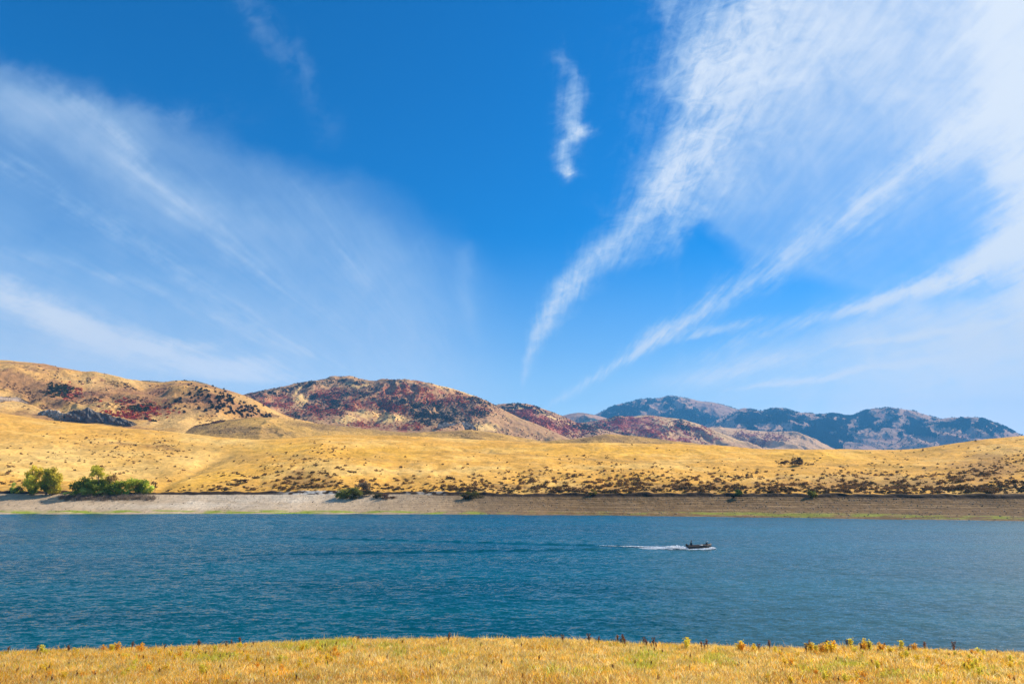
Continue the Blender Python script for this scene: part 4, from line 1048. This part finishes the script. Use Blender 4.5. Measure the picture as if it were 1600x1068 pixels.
plant('willow_tree', 'tall yellow-green willow with columnar crown, second plant from the left on the far shore', 'tree', 50, 772.5,
      [(50, 738, 9, 8, YG), (43, 750, 8, 9, OG), (54, 752, 9, 10, OG), (48, 762, 9, 8, DG), (58, 740, 6, 9, YG), (55, 765, 7, 6, DG)], 0.34, 15, 5, 0.20, 1, 2)
plant('willow_tree', 'broad yellow-green willow with golden right side, beside the columnar willow', 'tree', 76, 772.5,
      [(74, 736, 8, 7, OG), (82, 741, 8, 9, YG), (70, 750, 8, 11, OG), (82, 754, 8, 10, YG), (91, 754, 6.5, 12, YG), (72, 764, 7, 6, DG), (84, 765, 8, 6, YG), (90, 766, 5, 5, YG)], 0.34, 15, 5, 0.20, 2, 2)
plant('willow_bush', 'small light green bush at the far left of the far shore', 'bush', 20, 771, [(18, 763, 5.5, 7, LG), (22, 765, 4, 5, MG), (19, 769, 5, 3, MG)], 0.28, 15, 3, 0.06, 3)
plant('willow_bush', 'small dark olive bush between the light bush and the columnar willow', 'bush', 31, 771, [(29, 764, 4, 6, DG), (34, 763, 3.5, 4, BR), (30, 768, 5, 3, DG)], 0.28, 15, 3, 0.06, 4)
plant('cottonwood_tree', 'tallest dark green tree with layered top rising from the shore thicket', 'tree', 158, 774,
      [(153, 731, 9, 5, OG), (147, 739, 7, 4, BR), (158, 740, 8, 7, OG), (152, 750, 10, 6, DG), (165, 750, 9, 9, OG), (158, 762, 11, 8, DG), (176, 748, 8, 6, BR), (144, 757, 8, 6, DG)], 0.32, 14, 6, 0.22, 5)
plant('green_bush', 'dark green rounded bush at the left end of the shore thicket', 'bush', 124, 774, [(128, 752, 9, 7, DG), (121, 760, 7, 8, DG), (132, 762, 9, 8, DG), (122, 767, 6, 5, MG)], 0.3, 16, 4, 0.09, 6)
plant('green_bush', 'low bright green bush in front of the shore thicket', 'bush', 138, 775, [(138, 766, 9, 6, LG), (130, 764, 6, 5, LG), (146, 769, 7, 4.5, MG)], 0.26, 18, 4, 0.06, 7, Yd=None)
plant('green_bush', 'mid green bush with dark left half in the middle of the shore thicket', 'bush', 180, 773, [(176, 763, 8, 9, DG), (186, 757, 8, 8, MG), (184, 768, 9, 6, MG), (193, 760, 7, 8, MG), (174, 769, 6, 5, DG)], 0.3, 16, 4, 0.09, 8)
plant('green_bush', 'large rounded olive-green bush at the right end of the shore thicket', 'bush', 215, 772, [(210, 752, 11, 6, MG), (204, 758, 8, 7, OG), (219, 757, 12, 8, DG), (229, 762, 9, 7, MG), (214, 765, 10, 6, DG), (235, 764, 5, 5, LG), (202, 766, 6, 5, LG)], 0.3, 15, 5, 0.12, 9)
plant('green_bush', 'small bright green bush just left of the shore thicket', 'bush', 110, 773, [(109, 771, 6, 3, LG)], 0.24, 18, 2, 0.04, 10)
plant('low_shrub', 'low pale green shrub under the tallest shore tree', 'bush', 162, 775, [(162, 770, 10, 3.5, LG), (172, 771, 6, 3, MG)], 0.24, 18, 2, 0.04, 11)
plant('willow_shrub', 'spreading yellow-green shrub at the water margin below the cut bank', 'shrub', 545, 779,
      [(540, 770, 11, 6, (0.24, 0.25, 0.05)), (556, 768, 9, 6, (0.21, 0.21, 0.05)), (532, 774, 7, 5, (0.20, 0.22, 0.04)), (550, 775, 12, 4, (0.09, 0.09, 0.03))], 0.26, 17, 4, 0.06, 12)
plant('dry_shrub', 'tall grey-brown dry shrub behind the yellow-green shore shrub', 'shrub', 566, 772, [(564, 759, 9, 6, (0.24, 0.17, 0.11)), (573, 762, 7, 7, (0.19, 0.13, 0.08)), (577, 770, 8, 5, (0.12, 0.10, 0.04))], 0.24, 14, 6, 0.06, 13)
plant('dry_shrub', 'sprawling dark brown dry shrub at the right of the shore shrubs', 'shrub', 595, 778, [(588, 773, 8, 5, (0.13, 0.11, 0.04)), (599, 775, 9, 4, (0.15, 0.09, 0.06)), (611, 777, 7, 2.5, (0.17, 0.11, 0.07))], 0.24, 14, 6, 0.05, 14)
plant('low_shrub', 'low olive shrub alone on the shore below the middle slope', 'shrub', 735, 778, [(729, 772, 9, 4, (0.14, 0.13, 0.03)), (741, 771, 8, 4.5, (0.13, 0.12, 0.03)), (738, 776, 13, 3, (0.10, 0.085, 0.04)), (722, 775, 7, 3, (0.16, 0.11, 0.06))], 0.24, 16, 4, 0.04, 15)
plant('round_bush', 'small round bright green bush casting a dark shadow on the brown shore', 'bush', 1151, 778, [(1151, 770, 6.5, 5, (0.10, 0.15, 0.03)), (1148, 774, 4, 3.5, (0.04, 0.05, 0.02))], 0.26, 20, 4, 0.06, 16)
plant('round_bush', 'small yellow-green bush on the right brown shore', 'bush', 1268, 778, [(1269, 769, 6.5, 6, (0.27, 0.27, 0.05)), (1265, 766, 3, 4, (0.25, 0.22, 0.05)), (1273, 772, 4, 4, (0.22, 0.22, 0.05))], 0.24, 15, 4, 0.05, 17)
plant('round_bush', 'small golden-green bush at the foot of the cut bank left of the lone green bush', 'bush', 925, 775, [(925, 769, 6, 4, (0.24, 0.19, 0.04)), (930, 771, 4, 3, (0.2, 0.17, 0.04))], 0.24, 15, 3, 0.04, 18)
plant('dry_shrub', 'wide dark scrub clump with bare twigs standing alone on the golden slope at right', 'shrub', 1240, 727, [(1232, 722.5, 11, 2.6, (0.12, 0.08, 0.04)), (1246, 722, 10, 3.5, (0.10, 0.07, 0.035)), (1250, 718, 4, 4, (0.14, 0.10, 0.05)), (1222, 724, 6, 1.6, (0.14, 0.09, 0.04))], 0.40, 14, 6, 0.08, 19)
plant('dry_shrub', 'brown bushy shrub on the slope just above the pale beach', 'shrub', 375, 755, [(372, 750, 9, 2.6, (0.13, 0.08, 0.04)), (380, 751, 7, 2.4, (0.15, 0.09, 0.05))], 0.28, 16, 3, 0.04, 20)
plant('dry_shrub', 'grey bare shrub touching the right end of the green shore thicket', 'shrub', 242, 767, [(242, 757, 5, 6, (0.20, 0.13, 0.07)), (239, 763, 4, 4, (0.18, 0.12, 0.06))], 0.22, 12, 5, 0.05, 21)

# stones and clods on the drawdown shore
rk = np.random.default_rng(67)
pos, px, py = G.scatter(((G.T > 1.02) & (G.T < 1.98) & (G.px > -20) & (G.px < 1620)).astype(float) * (0.25 + sst(fbm(G.X / 20, G.Z * 1.2, 4, 68), -0.2, 0.5)) * (0.5 + sst(G.px, 500, 900)), 3200, rk)
ico = []
for k in range(3):
    bm = bmesh.new(); bmesh.ops.create_icosphere(bm, subdivisions=1, radius=1.0)
    vv = np.array([v.co[:] for v in bm.verts]) * (0.7 + 0.6 * rk.random((len(bm.verts), 1))); vv[:, 2] *= 0.6
    ico.append((vv, np.array([[v.index for v in f.verts] for f in bm.faces]))); bm.free()
sz = 0.08 + 0.28 * rk.random(3200) ** 3
v, f, cc = merge(ico, pos, sz, sz, np.array([[0.30, 0.22, 0.15]]) * (0.5 + rk.random((3200, 1))), rk)
obj('shore_stones', new_mesh('shore_stones', v, f, cc), M_bank, label='countless small stones and clods on the dry drawdown shore', cat='stones', kind='stuff')

# bare twiggy brush in front of the green thicket
rb = np.random.default_rng(63)
tw = []
for i in range(520):
    x = 92 + 150 * rb.random(); y = 778.5 + rb.normal() * 2.0 + (3 if x < 110 else 0) * 0
    X, Y, Z = G.at(x, y)
    for q in range(6):
        a = rb.random() * 6.28; h = 0.6 + 1.1 * rb.random(); e = np.array([math.cos(a) * 0.45 * h, math.sin(a) * 0.45 * h, h])
        p = np.array([X, Y, Z]) + np.array([rb.normal() * .2, rb.normal() * .2, -0.05])
        tw.append(tube([p, p + e * 0.6 + rb.normal(size=3) * 0.08, p + e], [0.035, 0.03, 0.015], 3))
tv, tf = join(tw)
cc = np.tile(np.array((0.30, 0.22, 0.16)), (len(tv), 1)) * (0.6 + 0.8 * np.repeat(rb.random(len(tv) // 10 + 1), 10)[:len(tv), None])
obj('bare_brush', new_mesh('bare_brush', tv, tf, cc), M_shrub, label='tangle of leafless grey-brown brush in front of the green shore thicket', cat='brush', kind='stuff')

# ------------------------------------------------------------------ weeds on the near bank
def weed(name, label, group, n, xs, kind, r, hs=(0.3, 0.45), depth=(25.0, 26.3)):
    protos = []
    for k in range(3):
        parts = []; lp = []
        nst = 5 if kind == 'leafy' else 3
        for q in range(nst):
            a = r.random() * 6.28; ln = (0.35 if kind == 'leafy' else 0.14) * r.random()
            e = np.array([math.cos(a) * ln, math.sin(a) * ln, 0.8 + 0.2 * r.random()])
            parts.append(tube([(0, 0, 0), e * 0.5 + np.array([0.02, 0.01, 0.03]), e], [0.022, 0.018, 0.01], 4))
            m = 30 if kind == 'leafy' else 22
            tt = (0.25 if kind == 'leafy' else 0.55) + (0.75 if kind == 'leafy' else 0.45) * r.random(m)
            lp.append(e[None] * tt[:, None] + r.normal(size=(m, 3)) * (0.09 if kind == 'leafy' else 0.045))
        tv, tf = join(parts); sv, sf = leaf_cloud(np.concatenate(lp), 0.085 if kind == 'leafy' else 0.055, r)
        protos.append((new_mesh('weed_stem', tv, tf), sv, sf))
    cols = {'leafy': [(0.90, 0.66, 0.05), (0.80, 0.70, 0.08), (0.92, 0.52, 0.06)], 'rust': [(0.20, 0.075, 0.035), (0.26, 0.11, 0.04), (0.13, 0.05, 0.03)]}[kind]
    meshes = []
    for k, (sm, sv, sf) in enumerate(protos):
        cc = np.array(cols[k]) * (0.7 + 0.6 * r.random((len(sv), 1)))
        hm = new_mesh('weed_head', sv, sf, cc); hm.materials.append(M_grass); sm.materials.append(M_stem); meshes.append((sm, hm))
    for i in range(n):
        x = xs(i); Y = depth[0] + (depth[1] - depth[0]) * r.random()
        X = (x - 800) / FP * (Y * CT - 6.2 * ST); Z = float(bank_z(np.array([X]), np.array([Y]))[0])
        root = obj(name, None, None, None, (X, Y, Z - 0.02), label, 'weed', group)
        h = hs[0] + (hs[1] - hs[0]) * r.random(); root.scale = (h, h, h); root.rotation_euler = (0, 0, r.random() * 6.28)
        sm, hm = meshes[i % 3]
        obj('stem', sm, None, root); obj('seed_head' if kind == 'rust' else 'leaves', hm, None, root)
M_stem = mat_plain('weed_stem', (0.30, 0.19, 0.07), 0.8)
rw = np.random.default_rng(91)
RX = [205, 222, 254, 308, 310, 352, 362, 370, 921, 935, 966, 969, 973, 978, 1008, 1012, 1018, 1022, 1026, 1098, 1100, 1104, 1180, 1186, 1206, 1222, 1260, 1264, 1290, 1326, 1345, 1354, 1358, 1380, 1385, 1420, 1448, 1488, 1492, 1560, 16, 60, 105, 395, 560, 700, 862, 880]
weed('dry_weed', 'rust-brown dried weed standing above the grass at the bank edge', 'dried weeds along the bank edge', len(RX), lambda i: RX[i] + rw.normal() * 1.5, 'rust', rw, (0.24, 0.44))
LX = [1156, 1158, 1160, 1183, 1215, 1266, 1269, 1272, 1286, 1290, 1294, 1298, 1303, 1326, 1352, 1356, 1360, 1378, 1390, 1410, 1430, 1075, 1072, 165, 170, 175, 180, 120, 64, 222]
weed('leafy_weed', 'yellow leafy weed rising above the grass at the bank edge', 'yellow weeds along the bank edge', len(LX), lambda i: LX[i] + rw.normal() * 2, 'leafy', rw, (0.26, 0.42))
weed('low_leafy_weed', 'low yellow leafy weed among the foreground grass', 'low yellow weeds in the foreground grass', 140, lambda i: (60 + 470 * rw.random()) if i % 2 else (1200 + 400 * rw.random()), 'leafy', rw, (0.16, 0.28), (17.5, 25.5))
weed('low_dry_weed', 'low rust-brown dried weed among the foreground grass', 'low dried weeds in the foreground grass', 150, lambda i: 1600 * rw.random(), 'rust', rw, (0.12, 0.24), (17, 25))

# ------------------------------------------------------------------ the fishing boat
sx_, sy_, _ = water_at(1074.5, 857.2); ex_, ey_, _ = water_at(1112, 857.2)
BL = ex_ - sx_                                # boat length, about five metres
M_hull = mat_plain('boat_hull_paint', (0.055, 0.045, 0.035), 0.45, 0.1, 0.4, 2.5)
M_rail = mat_plain('boat_rail', (0.42, 0.27, 0.19), 0.5, 0.1, 0.2)
M_seat = mat_plain('boat_bench', (0.20, 0.15, 0.10), 0.7)
M_motor = mat_plain('motor_cowling', (0.012, 0.012, 0.014), 0.3)
M_metal = mat_plain('motor_leg_metal', (0.10, 0.10, 0.11), 0.4, 0.6)
M_white = mat_plain('white_plastic', (0.80, 0.80, 0.78), 0.4, 0, 0.05)
def tri(F):
    out = []
    for f in F:
        for k in range(1, len(f) - 1): out.append((f[0], f[k], f[k + 1]))
    return np.array(out)
boat = obj('fishing_boat', None, None, None, (sx_, sy_, 0.05), 'dark open fishing boat with an outboard motor speeding right across the lake', 'boat')
boat.rotation_euler = (0, math.radians(-2.0), 0)
st = np.linspace(0, 1, 15); V = []; sec = 9
for s in st:
    x = s * BL; taper = max(0.02, (1 - max(0, (s - 0.55) / 0.45) ** 2.2))
    hb = 0.86 * taper * (0.93 + 0.07 * min(s * 4, 1)); sheer = 0.56 + 0.22 * s ** 3; keel = -0.16 + 0.42 * max(0, (s - 0.62) / 0.38) ** 2.4
    prof = [(-1, sheer), (-0.96, 0.30), (-0.80, 0.04), (-0.4, -0.06), (0, keel), (0.4, -0.06), (0.80, 0.04), (0.96, 0.30), (1, sheer)]
    for (q, z) in prof: V.append((x, q * hb, max(z, keel) if abs(q) < 0.9 else max(z, keel + 0.05)))
V = np.array(V); n0 = len(V); F = []
for i in range(len(st) - 1):
    for k in range(sec - 1):
        a = i * sec + k; F.append((a, a + 1, a + sec + 1, a + sec))
Vi = V.copy(); Vi[:, 1] *= 0.95; Vi[:, 2] += 0.035; Vi[:, 0] = Vi[:, 0] * 0.985 + 0.04
Vi[0::sec, 2] = V[0::sec, 2]; Vi[sec - 1::sec, 2] = V[sec - 1::sec, 2]
F += [tuple(v + n0 for v in f[::-1]) for f in F]
for i in range(len(st) - 1):
    a = i * sec; F += [(a, a + sec, a + sec + n0, a + n0)]; b = a + sec - 1; F += [(b, b + n0, b + sec + n0, b + sec)]
F.append(tuple(range(sec))[::-1]); F.append(tuple(v + n0 for v in range(sec)))
obj('hull', new_mesh('hull', np.concatenate([V, Vi]), tri(F)), M_hull, boat)
for sgn in (0, sec - 1):
    tv, tf = tube([tuple(V[i * sec + sgn] + np.array((0, 0, 0.02))) for i in range(len(st))], [0.035] * len(st), 6)
    obj('gunwale', new_mesh('gunwale', tv, tf), M_rail, boat)
import bmesh
def box_mesh(name, sx, sy, sz, bev=0.03, taper=1.0, cz=0.0, seg=2):
    bm = bmesh.new(); bmesh.ops.create_cube(bm, size=1.0)
    for v in bm.verts:
        k = taper if v.co.z > 0 else 1.0
        v.co = Vector((v.co.x * sx * k, v.co.y * sy * k, v.co.z * sz + cz))
    bmesh.ops.bevel(bm, geom=bm.edges[:], offset=bev, segments=seg, affect='EDGES')
    me = bpy.data.meshes.new(name); bm.to_mesh(me); bm.free()
    for p in me.polygons: p.use_smooth = True
    return me
for s in (0.16, 0.46, 0.76):
    w = 1.5 if s < 0.6 else 1.2
    obj('bench_seat', box_mesh('bench_seat', 0.28, w, 0.05, 0.015), M_seat, boat, (s * BL, 0, 0.36))
dk = obj('bow_deck', box_mesh('bow_deck', 0.55, 0.62, 0.04, 0.015), M_rail, boat, (0.88 * BL, 0, 0.60))
mot = obj('outboard_motor', None, None, boat, (-0.16, 0, 0.35))
obj('cowling', box_mesh('cowling', 0.44, 0.34, 0.44, 0.09, 0.78, 0.42, 4), M_motor, mot)
obj('motor_leg', box_mesh('motor_leg', 0.18, 0.10, 0.75, 0.03, 1.2, -0.15), M_metal, mot)
tv, tf = tube([(0.1, 0, 0.32), (0.45, 0.05, 0.36), (0.75, 0.1, 0.38)], [0.03, 0.025, 0.028], 6)
obj('tiller_handle', new_mesh('tiller_handle', tv, tf), M_motor, mot)
def in_boat(x, y, z):
    return (sx_ + x * math.cos(math.radians(2)), sy_ + y, 0.05 + z + x * math.sin(math.radians(2)))
ck = obj('cooler', None, None, None, in_boat(0.565 * BL, -0.1, 0.06), 'white cooler standing amidships in the fishing boat', 'cooler')
obj('box', box_mesh('box', 0.52, 0.40, 0.52, 0.03, 1.04, 0.26), M_white, ck)
obj('lid', box_mesh('lid', 0.56, 0.44, 0.09, 0.03, 0.96, 0.57), M_white, ck)
gb = obj('gear_bag', box_mesh('gear_bag', 0.55, 0.42, 0.34, 0.10, 0.85, 0.17, 4), M_motor, None, in_boat(0.34 * BL, 0.05, 0.10), 'dark lumpy gear bag lying between the two benches of the boat', 'bag')

M_jacket = mat_plain('dark_jacket', (0.018, 0.02, 0.032), 0.9, 0, 0.3)
M_trous = mat_plain('dark_trousers', (0.04, 0.045, 0.06), 0.9, 0, 0.3)
M_skin = mat_plain('skin', (0.45, 0.26, 0.17), 0.6, 0, 0.08)
M_cap = mat_plain('pale_cap', (0.62, 0.62, 0.60), 0.8, 0, 0.1)
M_capd = mat_plain('dark_cap', (0.05, 0.04, 0.05), 0.8, 0, 0.1)
def skin_mesh(name, verts, edges, rads, rootv=0, sub=2):
    me = bpy.data.meshes.new(name); me.from_pydata(verts, edges, [])
    o = bpy.data.objects.new('tmp', me); COL.objects.link(o)
    sk = o.modifiers.new('s', 'SKIN'); sk.use_smooth_shade = True
    for i, rr in enumerate(rads):
        me.skin_vertices[0].data[i].radius = rr if isinstance(rr, tuple) else (rr, rr)
        me.skin_vertices[0].data[i].use_root = (i == rootv)
    ss = o.modifiers.new('u', 'SUBSURF'); ss.levels = sub; ss.render_levels = sub
    dg = bpy.context.evaluated_depsgraph_get()
    out = bpy.data.meshes.new_from_object(o.evaluated_get(dg)); out.name = name
    bpy.data.objects.remove(o); bpy.data.meshes.remove(me)
    return out
def person(loc, lean, label, capm, arm_r, arm_l, seat=0.42, reach=0.0):
    """seated figure facing +X; hip at seat height"""
    root = obj('person', None, None, None, loc, label, 'person')
    h = seat + 0.10; L = math.radians(lean)
    def up(d, y=0.0, f=0.0): return (math.sin(L) * d + f * math.cos(L), y, h + math.cos(L) * d - f * math.sin(L))
    V = [(0, 0, h), up(0.22), up(0.42), up(0.52), up(0.60, 0, 0.01), up(0.70, 0, 0.03), up(0.80, 0, 0.03)]
    Rr = [(0.15, 0.17), (0.12, 0.16), (0.12, 0.18), (0.07, 0.09), 0.052, (0.088, 0.072), (0.065, 0.06)]
    E = [(0, 1), (1, 2), (2, 3), (3, 4), (4, 5), (5, 6)]
    def chain(p0, pts, rr):
        last = p0
        for p, r_ in zip(pts, rr):
            V.append(p); Rr.append(r_); E.append((last, len(V) - 1)); last = len(V) - 1
        return last
    for sg, arm in ((1, arm_l), (-1, arm_r)):
        chain(0, [(0.05, 0.10 * sg, h - 0.01), (0.42, 0.13 * sg, h + 0.02), (0.46, 0.13 * sg, h - 0.36), (0.50, 0.13 * sg, h - 0.44), (0.62, 0.13 * sg, h - 0.46)], [0.09, 0.068, 0.05, 0.045, 0.038])
        sh = up(0.46, 0.19 * sg)
        hand = chain(2, [sh, arm[0], arm[1], arm[2]], [0.062, 0.048, 0.034, 0.030])
        d = (Vector(arm[2]) - Vector(arm[1])).normalized(); side = d.cross(Vector((0, 0, 1))).normalized(); dn = side.cross(d)
        for k, (q, ln) in enumerate([(-0.030, 0.065), (-0.010, 0.078), (0.010, 0.073), (0.030, 0.058)]):
            b0 = Vector(arm[2]) + side * q + d * 0.03
            chain(hand, [tuple(b0), tuple(b0 + d * ln * 0.6 + dn * 0.008), tuple(b0 + d * ln * 0.8 + dn * 0.035)], [0.010, 0.009, 0.008])
        b0 = Vector(arm[2]) + side * 0.034 * -sg
        chain(hand, [tuple(b0), tuple(b0 + d * 0.035 + side * 0.02 * -sg + dn * 0.02)], [0.011, 0.009])
    body = obj('body', skin_mesh('body', V, E, Rr), M_skin, root)
    # clothing: jacket and trousers grown over the same bones
    Vj = [V[0], V[1], V[2], V[3]]; Rj = [(0.17, 0.19), (0.15, 0.19), (0.15, 0.205), (0.085, 0.10)]; Ej = [(0, 1), (1, 2), (2, 3)]
    for sg, arm in ((1, arm_l), (-1, arm_r)):
        p = 2
        for q, rr in ((up(0.46, 0.19 * sg), 0.085), (arm[0], 0.066), (tuple(Vector(arm[1]) * 0.98 + Vector(arm[0]) * 0.02), 0.05)):
            Vj.append(q); Rj.append(rr); Ej.append((p, len(Vj) - 1)); p = len(Vj) - 1
    obj('jacket', skin_mesh('jacket', Vj, Ej, Rj), M_jacket, root)
    Vt = [(0, 0, h)]; Rt = [(0.155, 0.175)]; Et = []
    for sg in (1, -1):
        p = 0
        for q, rr in (((0.05, 0.10 * sg, h - 0.01), 0.105), ((0.42, 0.13 * sg, h + 0.02), 0.082), ((0.46, 0.13 * sg, h - 0.38), 0.065)):
            Vt.append(q); Rt.append(rr); Et.append((p, len(Vt) - 1)); p = len(Vt) - 1
    obj('trousers', skin_mesh('trousers', Vt, Et, Rt), M_trous, root)
    for sg in (1, -1):
        obj('shoe', box_mesh('shoe', 0.27, 0.10, 0.10, 0.035, 0.85, 0.0, 3), M_motor, root, (0.56, 0.13 * sg, h - 0.47))
    hd = Vector(up(0.74, 0, 0.03))
    hairm = bmesh.new(); bmesh.ops.create_uvsphere(hairm, u_segments=16, v_segments=10, radius=1)
    for v in hairm.verts: v.co = Vector((v.co.x * 0.105 - 0.012, v.co.y * 0.085, v.co.z * 0.10 + 0.02))
    bmesh.ops.delete(hairm, geom=[v for v in hairm.verts if v.co.z < -0.01 and v.co.x > 0.0], context='VERTS')
    hm = bpy.data.meshes.new('hair'); hairm.to_mesh(hm); hairm.free()
    obj('hair', hm, M_capd, root, tuple(hd))
    cb = bmesh.new(); bmesh.ops.create_uvsphere(cb, u_segments=18, v_segments=10, radius=1)
    for v in cb.verts:
        z = max(v.co.z, 0.0); v.co = Vector((v.co.x * 0.118, v.co.y * 0.098, z * 0.085))
        if v.co.z <= 0.001 and v.co.x > 0.06: v.co.x += 0.085; v.co.z -= 0.015
    cm = bpy.data.meshes.new('cap'); cb.to_mesh(cm); cb.free()
    obj('cap', cm, capm, root, (hd.x, hd.y, hd.z + 0.055))
    face = [((0.088, 0.0, -0.01), (0.022, 0.013, 0.02)), ((0.078, 0.03, 0.012), (0.010, 0.012, 0.008)), ((0.078, -0.03, 0.012), (0.010, 0.012, 0.008)), ((0.078, 0, -0.045), (0.012, 0.024, 0.007)), ((0.0, 0.08, 0.0), (0.02, 0.012, 0.03)), ((0.0, -0.08, 0.0), (0.02, 0.012, 0.03))]
    for i, (p, s) in enumerate(face):
        fb = bmesh.new(); bmesh.ops.create_uvsphere(fb, u_segments=8, v_segments=6, radius=1)
        for v in fb.verts: v.co = Vector((v.co.x * s[0], v.co.y * s[1], v.co.z * s[2]))
        nm = ['nose', 'eye', 'eye', 'mouth', 'ear', 'ear'][i]
        fm_ = bpy.data.meshes.new(nm); fb.to_mesh(fm_); fb.free()
        obj(nm, fm_, M_skin if nm in ('nose', 'ear') else M_capd, root, (hd.x + p[0], hd.y + p[1], hd.z + p[2]))
    return root
p1 = person(in_boat(0.15 * BL, 0.0, 0.02), 4, 'person in a dark jacket sitting upright at the stern, steering the boat', M_capd,
       ((-0.02, -0.24, 0.80), (-0.22, -0.18, 0.72), (-0.30, -0.16, 0.71)), ((0.10, 0.24, 0.76), (0.30, 0.18, 0.66), (0.36, 0.16, 0.66)), seat=0.46)
p1.scale = (1.12, 1.12, 1.12)
p2 = person(in_boat(0.765 * BL, 0.05, -0.02), 24, 'person in a dark jacket leaning forward in the bow of the boat', M_cap,
       ((0.36, -0.22, 0.78), (0.56, -0.16, 0.66), (0.63, -0.15, 0.64)), ((0.36, 0.22, 0.78), (0.56, 0.16, 0.66), (0.63, 0.15, 0.64)), seat=0.40)
p2.scale = (1.05, 1.05, 1.05)

# foam behind and beside the boat
rf = np.random.default_rng(8)
FP_ = []
n = 3600
tb = rf.random(n) ** 1.6                       # astern
xb = sx_ - 0.1 - tb * 11.5
wd = 0.35 + 0.35 * np.sin(np.clip((sx_ - xb) / 5.5, 0, 1) * math.pi)
yb = sy_ + rf.normal(size=n) * wd * 0.8 + (sx_ - xb) * 0.02
FP_.append(np.stack([xb, yb, 0.04 + np.abs(rf.normal(size=n)) * 0.10 * np.exp(-((sx_ - xb - 2.6) / 2.4) ** 2) * 2.2], -1))
n = 1500; xb = sx_ + rf.random(n) ** 0.6 * BL * 1.06; q = (xb - sx_) / BL
yb = sy_ - (0.92 - 0.75 * np.clip((q - 0.55) / 0.45, 0, 1) ** 2) - np.abs(rf.normal(size=n)) * 0.25
FP_.append(np.stack([xb, yb, 0.03 + np.abs(rf.normal(size=n)) * 0.10 * q], -1))
n = 700; xb = sx_ + BL * (0.85 + 0.25 * rf.random(n)); yb = sy_ + rf.normal(size=n) * 0.35
FP_.append(np.stack([xb, yb, 0.03 + np.abs(rf.normal(size=n)) * 0.09], -1))
n = 1100; tt = rf.random(n); ex, ey, _ = water_at(930, 852.5); xb = sx_ - 4 + (ex - sx_ + 4) * tt ** 1.6; yb = sy_ + 0.1 + (ey - sy_) * (sx_ - xb) / (sx_ - ex) + rf.normal(size=n) * 0.3
FP_.append(np.stack([xb, yb, 0.16 + 0 * xb], -1))
PP = np.concatenate(FP_)
ft = leaf_cloud(dome_points(12, rf, 1, 0.5, 0.2), 0.5, rf)
fs_ = np.ones(len(PP)); fs_[-1100:] = 1 - 0.75 * tt
v, f, cc = merge([ft], PP, fs_ * (0.15 + 0.13 * rf.random(len(PP))), fs_ * (0.12 + 0.10 * rf.random(len(PP))), np.tile(np.array([[0.85, 0.87, 0.88]]), (len(PP), 1)), rf, 0.05)
M_foam = mat_plain('foam', (0.97, 0.97, 0.97), 0.8, 0, 0.0)
obj('wake_foam', new_mesh('wake_foam', v, f, cc), M_foam, label='white foam of the wake trailing the fishing boat', cat='foam', kind='stuff')

# ------------------------------------------------------------------ air
hz = bpy.data.materials.new('haze'); hz.use_nodes = True
t = NT(hz.node_tree); t.n.clear()
out = t.node('ShaderNodeOutputMaterial'); pv = t.node('ShaderNodeVolumePrincipled')
pv.inputs['Color'].default_value = (0.13, 0.50, 1.0, 1); pv.inputs['Density'].default_value = 0.000095
pv.inputs['Anisotropy'].default_value = 0.1
t.l.new(pv.outputs[0], out.inputs['Volume'])
bm = bmesh.new(); bmesh.ops.create_cube(bm, size=1.0)
for v in bm.verts: v.co = Vector((v.co.x * 17600, v.co.y * 17600, -10 if v.co.z < 0 else 930))
me = bpy.data.meshes.new('haze'); bm.to_mesh(me); bm.free()
obj('haze', me, hz, kind='stuff', label='thin blue haze over the lake and hills', cat='haze')
